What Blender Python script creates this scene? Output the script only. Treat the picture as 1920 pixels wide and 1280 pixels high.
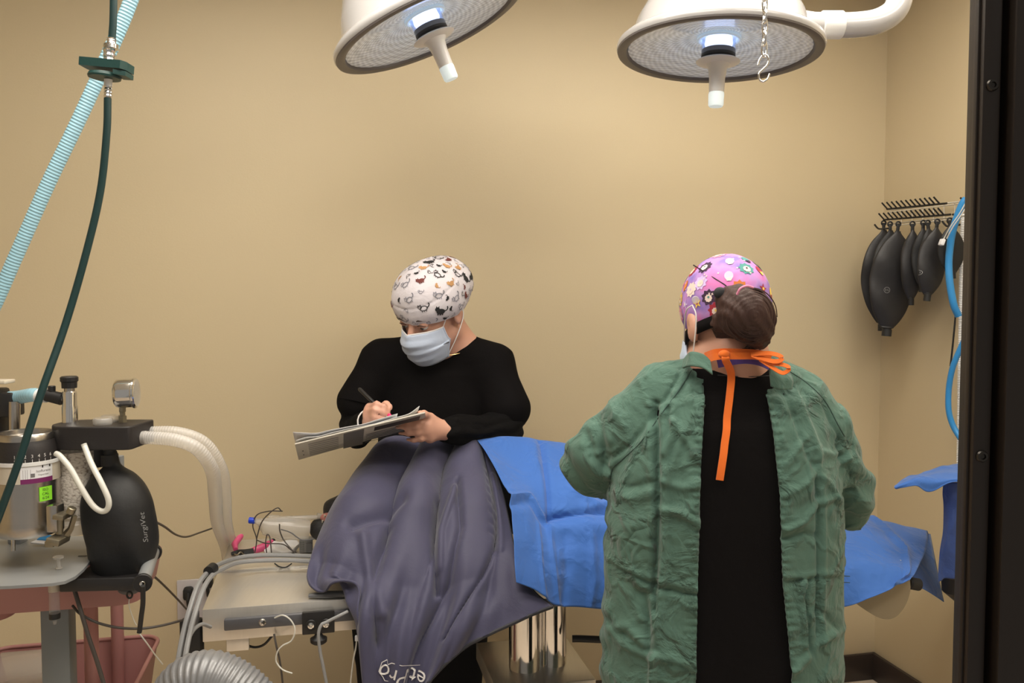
import bpy, bmesh, math, random
import numpy as np
from mathutils import Vector, Matrix, noise
from mathutils.bvhtree import BVHTree

for o in list(bpy.data.objects):
    bpy.data.objects.remove(o, do_unlink=True)
SC = bpy.context.scene
COL = SC.collection
random.seed(7)
A = np.array
# ------------------------------------------------------------------ camera
FPX = 1550.0; TH = math.radians(2.8); CH = 1.55
cam = bpy.data.cameras.new('camera'); cam.lens = 36.0 * FPX / 1920; cam.sensor_width = 36.0
cam.clip_start = 0.02
camo = bpy.data.objects.new('camera', cam); COL.objects.link(camo)
camo.location = (0, 0, CH); camo.rotation_euler = (math.pi / 2 - TH, 0, 0)
SC.camera = camo
# ------------------------------------------------------------------ world, exposure
wd = bpy.data.worlds.new('world'); SC.world = wd; wd.use_nodes = True
wd.node_tree.nodes['Background'].inputs[0].default_value = (1.0, 0.93, 0.84, 1)
wd.node_tree.nodes['Background'].inputs[1].default_value = 0.30
SC.view_settings.view_transform = 'Standard'; SC.view_settings.look = 'None'
SC.view_settings.gamma = 1; SC.view_settings.exposure = 0.0
try: SC.view_settings.use_curve_mapping = False
except Exception: pass
CEIL_STRENGTH = 12.0      # ceiling light diffusers
SURG_POWER = 13.0        # each surgical light (watt)

# ------------------------------------------------------------------ geometry helpers
def P(px, py, d):
    cx = (px - 960) / FPX; cy = (640 - py) / FPX
    y = math.cos(TH) + math.sin(TH) * cy; z = math.cos(TH) * cy - math.sin(TH)
    return A((cx * d / y, d, CH + z * d / y))
def RAY(px, py):
    cx = (px - 960) / FPX; cy = (640 - py) / FPX
    return A((cx, math.cos(TH) + math.sin(TH) * cy, math.cos(TH) * cy - math.sin(TH)))
def PZ(px, py, z):
    r = RAY(px, py); t = (z - CH) / r[2]
    return A((0, 0, CH)) + r * t
ANG = math.radians(12.4)
EX = A((math.cos(ANG), math.sin(ANG), 0.0)); EY = A((-math.sin(ANG), math.cos(ANG), 0.0)); EZ = A((0, 0, 1.0))
ROOM = np.stack([EX, EY, EZ], 1)
I3 = np.eye(3)
CORNER = PZ(1638, 1270, 0.0)
def on_back(px, py, off=0.0):        # point on (or off) the back wall
    r = RAY(px, py); o = A((0, 0, CH)); n = EY
    t = (np.dot(CORNER - EY * off - o, n)) / np.dot(r, n); return o + r * t
def on_right(px, py, off=0.0):
    r = RAY(px, py); o = A((0, 0, CH)); n = EX
    t = (np.dot(CORNER - EX * off - o, n)) / np.dot(r, n); return o + r * t
def nrm(v):
    v = A(v, dtype=float); return v / (np.linalg.norm(v) + 1e-12)
def frame(z, hint=(0, 0, 1)):
    z = nrm(z); h = A(hint, dtype=float)
    if abs(np.dot(z, nrm(h))) > .97: h = A((1.0, 0, 0))
    x = nrm(np.cross(h, z)); y = np.cross(z, x); return np.stack([x, y, z], 1)
def cr(pts, n):
    """catmull-rom through the points (any dimension), n samples per span"""
    pts = A(pts, dtype=float)
    if len(pts) < 3:
        return A([pts[0] + (pts[1] - pts[0]) * i / n for i in range(n + 1)])
    q = np.vstack([2 * pts[0] - pts[1], pts, 2 * pts[-1] - pts[-2]]); out = []
    for i in range(1, len(q) - 2):
        for j in range(n):
            t = j / n; a, b, c, d = q[i - 1], q[i], q[i + 1], q[i + 2]
            out.append(.5 * (2 * b + (c - a) * t + (2 * a - 5 * b + 4 * c - d) * t * t + (3 * b - a - 3 * c + d) * t ** 3))
    out.append(pts[-1]); return A(out)
def box(c, s, R=I3, bev=0.0, seg=2):
    bm = bmesh.new(); bmesh.ops.create_cube(bm, size=1)
    for v in bm.verts: v.co = Vector((v.co.x * s[0], v.co.y * s[1], v.co.z * s[2]))
    if bev > 0: bmesh.ops.bevel(bm, geom=list(bm.edges) + list(bm.verts), offset=bev, segments=seg, affect='EDGES', profile=.5)
    v = A([list(x.co) for x in bm.verts]); f = [[y.index for y in x.verts] for x in bm.faces]; bm.free()
    return v @ A(R).T + A(c), f
def ringfaces(n, m, closed_u=True, cap=True):
    f = []
    for i in range(n - 1):
        for j in range(m if closed_u else m - 1):
            f.append([i * m + j, i * m + (j + 1) % m, (i + 1) * m + (j + 1) % m, (i + 1) * m + j])
    if cap and closed_u:
        f.append(list(range(m))[::-1]); f.append([(n - 1) * m + j for j in range(m)])
    return f
def lathe(prof, base=(0, 0, 0), R=I3, seg=32, sx=1, sy=1, closed=None):
    """prof: (radius, z) list; local z axis = R column 2"""
    v = []
    for r, z in prof:
        for j in range(seg):
            a = 2 * math.pi * j / seg; v.append((max(r, 1e-5) * math.cos(a) * sx, max(r, 1e-5) * math.sin(a) * sy, z))
    f = ringfaces(len(prof), seg, True, closed is None)
    if closed: k = (len(prof) - 1) * seg; f += [[k + j, k + (j + 1) % seg, (j + 1) % seg, j] for j in range(seg)]
    return A(v) @ A(R).T + A(base), f
def cyl(p0, p1, r0, r1=None, seg=24, bev=0.0):
    p0 = A(p0, dtype=float); p1 = A(p1, dtype=float); r1 = r0 if r1 is None else r1; L = np.linalg.norm(p1 - p0)
    if bev: prof = [(r0 - bev, 0), (r0, bev), (r1, L - bev), (r1 - bev, L)]
    else: prof = [(r0, 0), (r1, L)]
    return lathe(prof, p0, frame(p1 - p0), seg)
def sweep(pts, rad, seg=12, ribs=None, flat=1.0, hint=None):
    """tube along pts; rad a number or a list per point; ribs=(pitch, depth)"""
    pts = A(pts, dtype=float); n = len(pts)
    rad = np.full(n, rad, dtype=float) if np.isscalar(rad) else A(rad, dtype=float)
    s = np.concatenate([[0], np.cumsum(np.linalg.norm(np.diff(pts, axis=0), axis=1))])
    if ribs:
        m = int(s[-1] / ribs[0] * 4) + 1; t = np.linspace(0, s[-1], m)
        pts = np.stack([np.interp(t, s, pts[:, k]) for k in range(3)], 1); rad = np.interp(t, s, rad)
        rad = rad + ribs[1] * np.cos(np.arange(m) * math.pi / 2) ; n = m
    v = []; T = np.gradient(pts, axis=0); x = None
    for i in range(n):
        t = nrm(T[i])
        if x is None: x = frame(t, hint if hint is not None else (0, 0, 1))[:, 0]
        x = nrm(x - t * np.dot(x, t)); y = np.cross(t, x)
        for j in range(seg):
            a = 2 * math.pi * j / seg; v.append(pts[i] + rad[i] * (x * math.cos(a) + y * math.sin(a) * flat))
    return A(v), ringfaces(n, seg)
def tube(pts, r, seg=12, n=8, **k): return sweep(cr(pts, n), r, seg, **k)
def pxpath(l): return [P(*q) for q in l]
def ellip(c, r, R=I3, seg=24, rings=14):
    prof = [(math.sin(math.pi * i / rings), -math.cos(math.pi * i / rings)) for i in range(rings + 1)]
    v, f = lathe(prof, seg=seg); return (v * A(r)) @ A(R).T + A(c), f
def prism(poly, o, X, Y, t):
    """2D poly in the plane o,X,Y thickened by t along X x Y"""
    o = A(o); X = A(X); Y = A(Y); N = nrm(np.cross(X, Y)); n = len(poly)
    v = [o + X * a + Y * b for a, b in poly] + [o + X * a + Y * b + N * t for a, b in poly]
    f = [list(range(n))[::-1], list(range(n, 2 * n))] + [[i, (i + 1) % n, n + (i + 1) % n, n + i] for i in range(n)]
    return A(v), f
def rrect(w, h, r, n=5, cx=0, cy=0):
    out = []
    for (sx, sy, a0) in ((1, 1, 0), (-1, 1, 90), (-1, -1, 180), (1, -1, 270)):
        for i in range(n + 1):
            a = math.radians(a0 + 90 * i / n)
            out.append((cx + sx * (w / 2 - r) + r * math.cos(a), cy + sy * (h / 2 - r) + r * math.sin(a)))
    return out
def ngon(r, n=20, cx=0, cy=0, sx=1, sy=1): return [(cx + r * sx * math.cos(2 * math.pi * i / n), cy + r * sy * math.sin(2 * math.pi * i / n)) for i in range(n)]
def patch(rows, nu=8, nv=8):
    """rows[i][j] = 3-vectors; smooth surface; returns verts grid (n,m,3)"""
    rows = [cr(r, nu) for r in rows]; g = A(rows)
    cols = [cr(g[:, j], nv) for j in range(g.shape[1])]
    return np.swapaxes(A(cols), 0, 1)
def gridmesh(g):
    n, m = g.shape[:2]; return g.reshape(-1, 3), ringfaces(n, m, False, False)
def gridnormals(g):
    du = np.gradient(g, axis=1); dv = np.gradient(g, axis=0); N = np.cross(du, dv)
    return N / (np.linalg.norm(N, axis=2, keepdims=True) + 1e-12)
def ribbon(pts, width, W, t=.0012, n=8):
    """flat band through pts, width along vector(s) W"""
    c = cr(pts, n); m = len(c)
    W = A(W, dtype=float)
    Wn = np.tile(nrm(W), (m, 1)) if W.ndim == 1 else A([nrm(w) for w in cr(W, n)])
    T = np.gradient(c, axis=0); v = []
    for i in range(m):
        w = Wn[i] - nrm(T[i]) * np.dot(Wn[i], nrm(T[i])); w = nrm(w); N = nrm(np.cross(T[i], w))
        for a, b in ((-1, -1), (1, -1), (1, 1), (-1, 1)): v.append(c[i] + w * a * width / 2 + N * b * t / 2)
    return A(v), ringfaces(m, 4)

class MB:
    def __init__(s): s.v = []; s.f = []; s.m = []; s.mats = []; s.n = 0
    def add(s, vf, mat):
        v, f = vf; v = A(v, dtype=float)
        if mat not in s.mats: s.mats.append(mat)
        k = s.mats.index(mat); s.v.append(v); s.f += [[i + s.n for i in q] for q in f]; s.m += [k] * len(f); s.n += len(v); return s
    def build(s, name, parent=None, sharp=38, origin=None, solid=0, fix=True):
        V = np.vstack(s.v)
        c = A((*((V.min(0) + V.max(0)) / 2)[:2], V[:, 2].min())) if origin is None else A(origin)
        me = bpy.data.meshes.new(name); me.from_pydata([tuple(q) for q in (V - c)], [], s.f)
        for m in s.mats: me.materials.append(m)
        me.polygons.foreach_set('material_index', s.m)
        if fix:
            bm = bmesh.new(); bm.from_mesh(me); bmesh.ops.recalc_face_normals(bm, faces=bm.faces); bm.to_mesh(me); bm.free()
        me.polygons.foreach_set('use_smooth', [True] * len(me.polygons))
        me.update()
        if sharp: me.set_sharp_from_angle(angle=math.radians(sharp))
        o = bpy.data.objects.new(name, me); COL.objects.link(o)
        if solid:
            md = o.modifiers.new('thickness', 'SOLIDIFY'); md.thickness = solid; md.offset = 0
        place(o, c, parent); return o
WL = {}
def place(o, c, parent=None):
    WL[o.name] = A(c)
    if parent is not None:
        o.parent = parent; o.location = Vector(A(c) - WL[parent.name])
    else: o.location = Vector(c)
def one(name, vf, mat, parent=None, **k): return MB().add(vf, mat).build(name, parent, **k)
def many(name, lst, mat, parent=None, **k):
    b = MB()
    for vf in lst: b.add(vf, mat)
    return b.build(name, parent, **k)
def tag(o, label=None, cat=None, group=None, kind=None):
    if label: o['label'] = label
    if cat: o['category'] = cat
    if group: o['group'] = group
    if kind: o['kind'] = kind
    return o
def thing(name, loc, label, cat, group=None):
    o = bpy.data.objects.new(name, None); COL.objects.link(o); o.empty_display_size = .05
    place(o, loc); return tag(o, label, cat, group)

# ------------------------------------------------------------------ text, decals
def text2d(s, size=1.0, align='CENTER'):
    cu = bpy.data.curves.new('lettering', 'FONT'); cu.body = s; cu.size = size; cu.align_x = align; cu.align_y = 'CENTER'; cu.resolution_u = 3
    o = bpy.data.objects.new('lettering', cu); COL.objects.link(o)
    dg = bpy.context.evaluated_depsgraph_get(); me = bpy.data.meshes.new_from_object(o.evaluated_get(dg))
    v = [(q.co.x, q.co.y) for q in me.vertices]; f = [list(p.vertices) for p in me.polygons]
    bpy.data.objects.remove(o, do_unlink=True); bpy.data.curves.remove(cu); bpy.data.meshes.remove(me); return v, f
def flat2d(vf, o, X, Y):
    return A([A(o) + A(X) * a + A(Y) * b for a, b in vf[0]]), vf[1]
def poly2d(poly): return list(poly), [list(range(len(poly)))]
def ring2d(r0, r1, n=28, sx=1, sy=1):
    v = ngon(r0, n, sx=sx, sy=sy) + ngon(r1, n, sx=sx, sy=sy); return v, [[i, (i + 1) % n, n + (i + 1) % n, n + i] for i in range(n)]
def bvh_of(vf): return BVHTree.FromPolygons([Vector(q) for q in vf[0]], vf[1])
def decal(bvh, vf, o, X, Y, D, off=.0008):
    """project a 2D shape along D on a surface"""
    D = nrm(D); out = []; miss = set()
    for i_, (a, b) in enumerate(vf[0]):
        p = A(o) + A(X) * a + A(Y) * b
        h = bvh.ray_cast(Vector(p - D * .3), Vector(D), 2.0)
        if h[0] is None:
            miss.add(i_); out.append(p); continue
        out.append(A(h[0]) - D * off)
    fc = [f for f in vf[1] if not any(k in miss for k in f)]
    if not fc: return None
    used = sorted({k for f in fc for k in f}); r = {k: j for j, k in enumerate(used)}
    return A(out)[used], [[r[k] for k in f] for f in fc]

# ------------------------------------------------------------------ materials
def mat(name, col, rough=.5, metal=0., bump=0., bscale=60., var=0., vscale=4., spec=None, sheen=0., coat=0., emis=None, estr=0., stretch=None, trans=0., alpha=1., sss=0.):
    m = bpy.data.materials.new(name); m.use_nodes = True; N = m.node_tree.nodes; L = m.node_tree.links; b = N['Principled BSDF']
    b.inputs['Base Color'].default_value = (*col, 1); b.inputs['Roughness'].default_value = rough; b.inputs['Metallic'].default_value = metal
    if spec is not None: b.inputs['Specular IOR Level'].default_value = spec
    if sheen: b.inputs['Sheen Weight'].default_value = sheen
    if coat: b.inputs['Coat Weight'].default_value = coat
    if trans: b.inputs['Transmission Weight'].default_value = trans
    if alpha < 1: b.inputs['Alpha'].default_value = alpha
    if sss: b.inputs['Subsurface Weight'].default_value = sss; b.inputs['Subsurface Radius'].default_value = (.01, .004, .002); b.inputs['Subsurface Scale'].default_value = 1
    if emis: b.inputs['Emission Color'].default_value = (*emis, 1); b.inputs['Emission Strength'].default_value = estr
    tc = N.new('ShaderNodeTexCoord'); mp = N.new('ShaderNodeMapping'); L.new(tc.outputs['Object'], mp.inputs[0])
    if stretch: mp.inputs['Scale'].default_value = stretch
    nz = N.new('ShaderNodeTexNoise'); nz.inputs['Scale'].default_value = vscale; nz.inputs['Detail'].default_value = 5; L.new(mp.outputs[0], nz.inputs['Vector'])
    mx = N.new('ShaderNodeMix'); mx.data_type = 'RGBA'; L.new(nz.outputs['Fac'], mx.inputs['Factor'])
    v = max(var, .01)
    mx.inputs[6].default_value = (*[c * (1 - v) for c in col], 1); mx.inputs[7].default_value = (*[min(1, c * (1 + v)) for c in col], 1)
    L.new(mx.outputs[2], b.inputs['Base Color'])
    if bump:
        n2 = N.new('ShaderNodeTexNoise'); n2.inputs['Scale'].default_value = bscale; n2.inputs['Detail'].default_value = 4; L.new(mp.outputs[0], n2.inputs['Vector'])
        bp = N.new('ShaderNodeBump'); bp.inputs['Strength'].default_value = bump; bp.inputs['Distance'].default_value = .01
        L.new(n2.outputs['Fac'], bp.inputs['Height']); L.new(bp.outputs[0], b.inputs['Normal'])
    return m
def glassy(name, tint=(1, 1, 1), body=(.8, .8, .8), amount=.2, rough=.05, fres=1.4):
    """thin clear plastic: see-through with a little body colour and surface shine"""
    m = bpy.data.materials.new(name); m.use_nodes = True; N = m.node_tree.nodes; L = m.node_tree.links; N.clear()
    out = N.new('ShaderNodeOutputMaterial'); tr = N.new('ShaderNodeBsdfTransparent'); tr.inputs[0].default_value = (*tint, 1)
    df = N.new('ShaderNodeBsdfPrincipled'); df.inputs['Base Color'].default_value = (*body, 1); df.inputs['Roughness'].default_value = .35
    gl = N.new('ShaderNodeBsdfGlossy'); gl.inputs['Roughness'].default_value = rough
    m1 = N.new('ShaderNodeMixShader'); m1.inputs[0].default_value = amount; L.new(tr.outputs[0], m1.inputs[1]); L.new(df.outputs[0], m1.inputs[2])
    fr = N.new('ShaderNodeFresnel'); fr.inputs[0].default_value = fres; ge = N.new('ShaderNodeNewGeometry'); mm = N.new('ShaderNodeMath'); mm.operation = 'MULTIPLY'; m3 = N.new('ShaderNodeMath'); m3.operation = 'SUBTRACT'; m3.inputs[0].default_value = 1
    L.new(ge.outputs['Backfacing'], m3.inputs[1]); L.new(fr.outputs[0], mm.inputs[0]); L.new(m3.outputs[0], mm.inputs[1])
    m2 = N.new('ShaderNodeMixShader'); L.new(mm.outputs[0], m2.inputs[0]); L.new(m1.outputs[0], m2.inputs[1]); L.new(gl.outputs[0], m2.inputs[2])
    L.new(m2.outputs[0], out.inputs[0]); return m
def s2l(r, g, b):
    f = lambda c: (c / 255 / 12.92) if c / 255 <= .04045 else ((c / 255 + .055) / 1.055) ** 2.4
    return (f(r), f(g), f(b))
M = {}
M['wall'] = mat('tan_wall_paint', (.575, .475, .305), .5, bump=.04, bscale=180, var=.025, vscale=1.2)
M['ceil'] = mat('ceiling_white', (.8, .8, .78), .8, bump=.05, bscale=60)
M['floor'] = mat('floor_vinyl', (.68, .56, .44), .35, bump=.02, bscale=30, var=.08, vscale=9)
M['base'] = mat('baseboard_brown', (.035, .022, .016), .45, bump=.03)
M['frame'] = mat('bronze_window_frame', (.022, .015, .011), .42, bump=.02, bscale=200, metal=.2)
M['screw'] = mat('dark_screw', (.05, .045, .04), .35, metal=.8)
M['white'] = mat('white_enamel', (.44, .43, .43), .22, coat=.5, var=.01)
M['whitep'] = mat('white_plastic', (.75, .75, .74), .4, var=.01)
M['chrome'] = mat('chrome', (.78, .77, .75), .12, metal=1)
M['steel'] = mat('brushed_steel', (.50, .47, .43), .24, metal=1, bump=.06, bscale=90, stretch=(1, 1, 12), var=.05)
M['steelh'] = mat('table_steel', (.68, .65, .60), .34, metal=.75, bump=.03, bscale=40, stretch=(12, 1, 1), var=.06, vscale=14)
M['alu'] = mat('grey_painted_metal', (.27, .28, .285), .42, metal=.25, var=.04, bump=.02)
M['post'] = mat('grey_post', (.19, .205, .208), .45, metal=.3, var=.04)
M['blackp'] = mat('black_plastic', (.009, .008, .008), .45, bump=.03, bscale=160)
M['blackm'] = mat('black_anodised', (.013, .010, .0095), .5, bump=.05, bscale=260)
M['rubber'] = mat('black_rubber', (.007, .007, .0075), .55, bump=.18, bscale=30)
M['rubberg'] = mat('dark_grey_rubber', (.012, .0105, .011), .5, bump=.3, bscale=14)
M['brass'] = mat('dull_brass', (.32, .28, .20), .38, metal=.9, bump=.05)
M['cream'] = mat('cream_enamel', (.58, .52, .42), .45)
M['purple'] = mat('purple_band', (.16, .012, .10), .5)
M['lime'] = mat('lime_sticker', (.28, .78, .03), .5)
M['ink'] = mat('black_ink', (.01, .01, .01), .5)
M['inkg'] = mat('grey_ink', (.16, .15, .15), .6)
M['whiteink'] = mat('white_print', (.62, .6, .58), .6)
M['hosegreen'] = mat('dark_green_hose', (.004, .030, .030), .42, bump=.03)
M['green'] = mat('green_connector', (.006, .045, .040), .45, bump=.05, bscale=150)
M['pink'] = mat('pink_enamel', (.38, .175, .16), .45, var=.02)
M['pinkhot'] = mat('hot_pink_grip', (.62, .07, .20), .4)
M['outlet'] = mat('outlet_plastic', (.52, .49, .50), .4)
M['cord'] = mat('brown_grey_cord', (.055, .045, .038), .5)
M['cordg'] = mat('grey_cable', (.25, .25, .25), .45)
M['cordd'] = mat('dark_grey_cable', (.10, .10, .105), .45)
M['rail'] = mat('grey_rail', (.10, .10, .11), .45, metal=.3)
M['paper'] = mat('paper', (.74, .74, .76), .75, var=.02)
M['board'] = mat('printed_card', (.62, .58, .50), .6, var=.06, vscale=30)
M['bluecap'] = mat('blue_plastic', (.005, .04, .5), .35)
M['clear'] = glassy('clear_plastic', (.97, .97, .97), (.72, .72, .72), .16, .06, 1.35)
M['clearb'] = glassy('clear_tube', (.9, .88, .84), (.75, .73, .70), .30, .1, 1.35)
M['milky'] = glassy('milky_hose', (.95, .94, .92), (.85, .83, .80), .36, .25, 1.3)
M['bluehose'] = glassy('light_blue_hose', (.75, .9, .97), (.40, .70, .84), .75, .25, 1.3)
M['bluetube'] = mat('blue_tube', (.03, .24, .55), .35, spec=.5)
M['silicone'] = glassy('silicone_tube', (.95, .94, .9), (.78, .77, .71), .7, .2, 1.35)
M['glass'] = glassy('window_glass', (1, 1, 1), (1, 1, 1), 0.0, .0, 1.22)
# ------------------------------------------------------------------ implicit surfaces for bodies and clothes
class Vol:
    def __init__(s, lo, hi, h):
        s.h = h; s.lo = A(lo, dtype=float); n = np.ceil((A(hi) - s.lo) / h).astype(int) + 1
        s.ax = [s.lo[k] + h * np.arange(n[k]) for k in range(3)]; s.D = np.full(n, .2, dtype=np.float32)
    def sub(s, lo, hi):
        i0 = [max(0, int((lo[k] - s.lo[k]) / s.h)) for k in range(3)]; i1 = [min(s.D.shape[k], int((hi[k] - s.lo[k]) / s.h) + 2) for k in range(3)]
        if any(i1[k] <= i0[k] for k in range(3)): return None
        sl = tuple(slice(i0[k], i1[k]) for k in range(3))
        X = s.ax[0][sl[0]][:, None, None]; Y = s.ax[1][sl[1]][None, :, None]; Z = s.ax[2][sl[2]][None, None, :]
        return sl, X, Y, Z
    def comb(s, sl, d, k, op):
        a = s.D[sl]; d = d.astype(np.float32)
        if op == 'sub': d = -d; 
        if op == 'add':
            h = np.clip(.5 + .5 * (a - d) / k, 0, 1); s.D[sl] = a + (d - a) * h - k * h * (1 - h)
        else:
            h = np.clip(.5 - .5 * (a - d) / k, 0, 1); s.D[sl] = a + (d - a) * h + k * h * (1 - h)
    def cap(s, a, b, r0, r1=None, k=.012, op='add'):
        a = A(a, dtype=float); b = A(b, dtype=float); r1 = r0 if r1 is None else r1; R = max(r0, r1) + k * 1.5 + s.h * 3
        q = s.sub(np.minimum(a, b) - R, np.maximum(a, b) + R)
        if q is None: return
        sl, X, Y, Z = q; ba = b - a; L = np.dot(ba, ba) + 1e-12
        t = np.clip(((X - a[0]) * ba[0] + (Y - a[1]) * ba[1] + (Z - a[2]) * ba[2]) / L, 0, 1)
        d = np.sqrt((X - a[0] - t * ba[0]) ** 2 + (Y - a[1] - t * ba[1]) ** 2 + (Z - a[2] - t * ba[2]) ** 2) - (r0 + (r1 - r0) * t)
        s.comb(sl, d, k, op)
    def chain(s, pts, rs, k=.008):
        for i in range(len(pts) - 1): s.cap(pts[i], pts[i + 1], rs[i], rs[i + 1], k)
    def ell(s, c, r, R=I3, k=.012, op='add'):
        c = A(c, dtype=float); r = A(r, dtype=float); B = np.abs(A(R)) @ r + k * 1.5 + s.h * 3
        q = s.sub(c - B, c + B)
        if q is None: return
        sl, X, Y, Z = q; p = [X - c[0], Y - c[1], Z - c[2]]
        l = [R[0][k2] * p[0] + R[1][k2] * p[1] + R[2][k2] * p[2] for k2 in range(3)]
        k0 = np.sqrt(sum((l[i] / r[i]) ** 2 for i in range(3))); k1 = np.sqrt(sum((l[i] / r[i] ** 2) ** 2 for i in range(3))) + 1e-9
        s.comb(sl, k0 * (k0 - 1) / k1, k, op)
    def stack(s, rows, k=.02, e=2.3):
        """rows: (z, cx, cy, a, b)"""
        rows = A(sorted(rows), dtype=float); z0, z1 = rows[0, 0], rows[-1, 0]; B = .03 + k
        lo = (rows[:, 1] - rows[:, 3]).min() - B, (rows[:, 2] - rows[:, 4]).min() - B, z0 - B
        hi = (rows[:, 1] + rows[:, 3]).max() + B, (rows[:, 2] + rows[:, 4]).max() + B, z1 + B
        sl, X, Y, Z = s.sub(lo, hi)
        f = lambda c: np.interp(Z, rows[:, 0], rows[:, c])
        a, b = f(3), f(4); d = ((np.abs((X - f(1)) / a) ** e + np.abs((Y - f(2)) / b) ** e) ** (1 / e) - 1) * np.minimum(a, b)
        d = np.maximum(d, np.maximum(Z - z1, z0 - Z)); s.comb(sl, d, k, 'add')
    def mesh(s, smooth=2):
        D = s.D; S = D < 0; nx, ny, nz = D.shape
        cnt = np.zeros((nx - 1, ny - 1, nz - 1), np.uint8)
        for i in (0, 1):
            for j in (0, 1):
                for k in (0, 1): cnt += S[i:nx - 1 + i, j:ny - 1 + j, k:nz - 1 + k]
        act = (cnt > 0) & (cnt < 8); I = np.argwhere(act); idx = np.full(act.shape, -1, np.int64); idx[act] = np.arange(len(I))
        acc = np.zeros((len(I), 3)); num = np.zeros(len(I))
        cor = [(i, j, k) for i in (0, 1) for j in (0, 1) for k in (0, 1)]
        for a in cor:
            for ax in range(3):
                if a[ax]: continue
                b = list(a); b[ax] = 1
                da = D[I[:, 0] + a[0], I[:, 1] + a[1], I[:, 2] + a[2]]; db = D[I[:, 0] + b[0], I[:, 1] + b[1], I[:, 2] + b[2]]
                m = (da < 0) != (db < 0); t = np.where(m, da / np.where(m, da - db, 1), 0)
                pt = np.tile(A(a, dtype=float), (len(I), 1)); pt[:, ax] += t
                acc += pt * m[:, None]; num += m
        V = s.lo + (I + acc / np.maximum(num, 1)[:, None]) * s.h
        F = []
        for ax in range(3):
            b, c = [(1, 2), (2, 0), (0, 1)][ax]
            sh = [slice(1, -1)] * 3; sh[ax] = slice(0, -1); sh2 = list(sh); sh2[ax] = slice(1, None)
            s0 = S[tuple(sh)]; s1 = S[tuple(sh2)]; E = np.argwhere(s0 != s1); fl = s0[tuple(E.T)]
            off = A([1, 1, 1]); off[ax] = 0; E = E + off
            def g(db, dc):
                q = E.copy(); q[:, b] += db; q[:, c] += dc; return idx[q[:, 0], q[:, 1], q[:, 2]]
            Q = np.stack([g(-1, -1), g(0, -1), g(0, 0), g(-1, 0)], 1); Q[~fl] = Q[~fl][:, ::-1]; F.append(Q)
        F = np.vstack(F); F = F[(F >= 0).all(1)]
        E = np.vstack([F[:, [0, 1]], F[:, [1, 2]], F[:, [2, 3]], F[:, [3, 0]]])
        for _ in range(smooth):
            for lam in (.6, -.3):
                sm = np.zeros_like(V); n = np.zeros(len(V)); np.add.at(sm, E[:, 0], V[E[:, 1]]); np.add.at(sm, E[:, 1], V[E[:, 0]])
                np.add.at(n, E[:, 0], 1); np.add.at(n, E[:, 1], 1); V = V + lam * (sm / np.maximum(n, 1)[:, None] - V)
        return V, F
def vnormals(V, F):
    n = np.cross(V[F[:, 2]] - V[F[:, 0]], V[F[:, 3]] - V[F[:, 1]]); N = np.zeros_like(V)
    for k in range(4): np.add.at(N, F[:, k], n)
    return N / (np.linalg.norm(N, axis=1, keepdims=True) + 1e-12)
def nz(p, s, seed=0.): return noise.noise(Vector((p[0] * s[0] + seed, p[1] * s[1] + seed, p[2] * s[2] - seed)))
def rid(p, s, seed=0.): return 1 - abs(nz(p, s, seed)) * 2.2
def keep_faces(V, F, mask):
    F = [list(f) for f, m in zip(F, mask) if m]; u = sorted({i for f in F for i in f}); r = {a: b for b, a in enumerate(u)}
    return V[u], [[r[i] for i in f] for f in F]
def cut(vf, planes, test):
    """bisect by planes (point, normal), then keep faces whose centre passes test"""
    bm = bmesh.new(); vs = [bm.verts.new(q) for q in vf[0]]
    for f in vf[1]: bm.faces.new([vs[i] for i in f])
    for p, n in planes:
        bmesh.ops.bisect_plane(bm, geom=list(bm.verts) + list(bm.edges) + list(bm.faces), plane_co=Vector(p), plane_no=Vector(n), dist=1e-5)
    dl = [f for f in bm.faces if not test(A(f.calc_center_median()))]
    bmesh.ops.delete(bm, geom=dl, context='FACES')
    bm.verts.ensure_lookup_table(); bm.verts.index_update()
    v = A([list(x.co) for x in bm.verts]); f = [[y.index for y in x.verts] for x in bm.faces]; bm.free(); return v, f
class Head:
    def __init__(s, c, fw, up, sc=1.0):
        s.c = A(c); s.s = sc; y = nrm(fw); z = A(up) - y * np.dot(up, y); z = nrm(z); s.R = np.stack([np.cross(y, z), y, z], 1)
    def w(s, *p): return s.c + s.R @ (A(p, dtype=float) * s.s)
    def l(s, V): return ((A(V) - s.c) @ s.R) / s.s
    def sdf(s, G):
        k = s.s; w = s.w
        G.ell(w(0, -.012, .04), A((.076, .095, .086)) * k, s.R, .02); G.ell(w(0, .03, -.03), A((.062, .066, .088)) * k, s.R, .025)
        for q in (-1, 1):
            G.cap(w(q * .052, 0, -.06), w(q * .014, .078, -.098), .022 * k, .016 * k, .02)
            G.ell(w(q * .079, -.008, -.006), A((.009, .019, .031)) * k, s.R, .006)
            G.ell(w(q * .088, .002, -.006), A((.006, .010, .017)) * k, s.R, .004, 'sub')
        G.cap(w(-.012, .080, -.1), w(.012, .080, -.1), .018 * k, None, .015)
        G.cap(w(-.032, .090, .022), w(.032, .090, .022), .009 * k, None, .02)
        for q in (-1, 1): G.ell(w(q * .032, .104, .0), A((.018, .016, .013)) * k, s.R, .012, 'sub')
        G.cap(w(0, .094, .006), w(0, .116, -.036), .007 * k, .012 * k, .01)
        for q in (-1, 1): G.ell(w(q * .012, .108, -.040), A((.008, .009, .007)) * k, s.R, .006)
        G.cap(w(-.018, .092, -.066), w(.018, .092, -.066), .007 * k, None, .006); G.cap(w(-.016, .090, -.076), w(.016, .090, -.076), .007 * k, None, .006)
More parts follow.
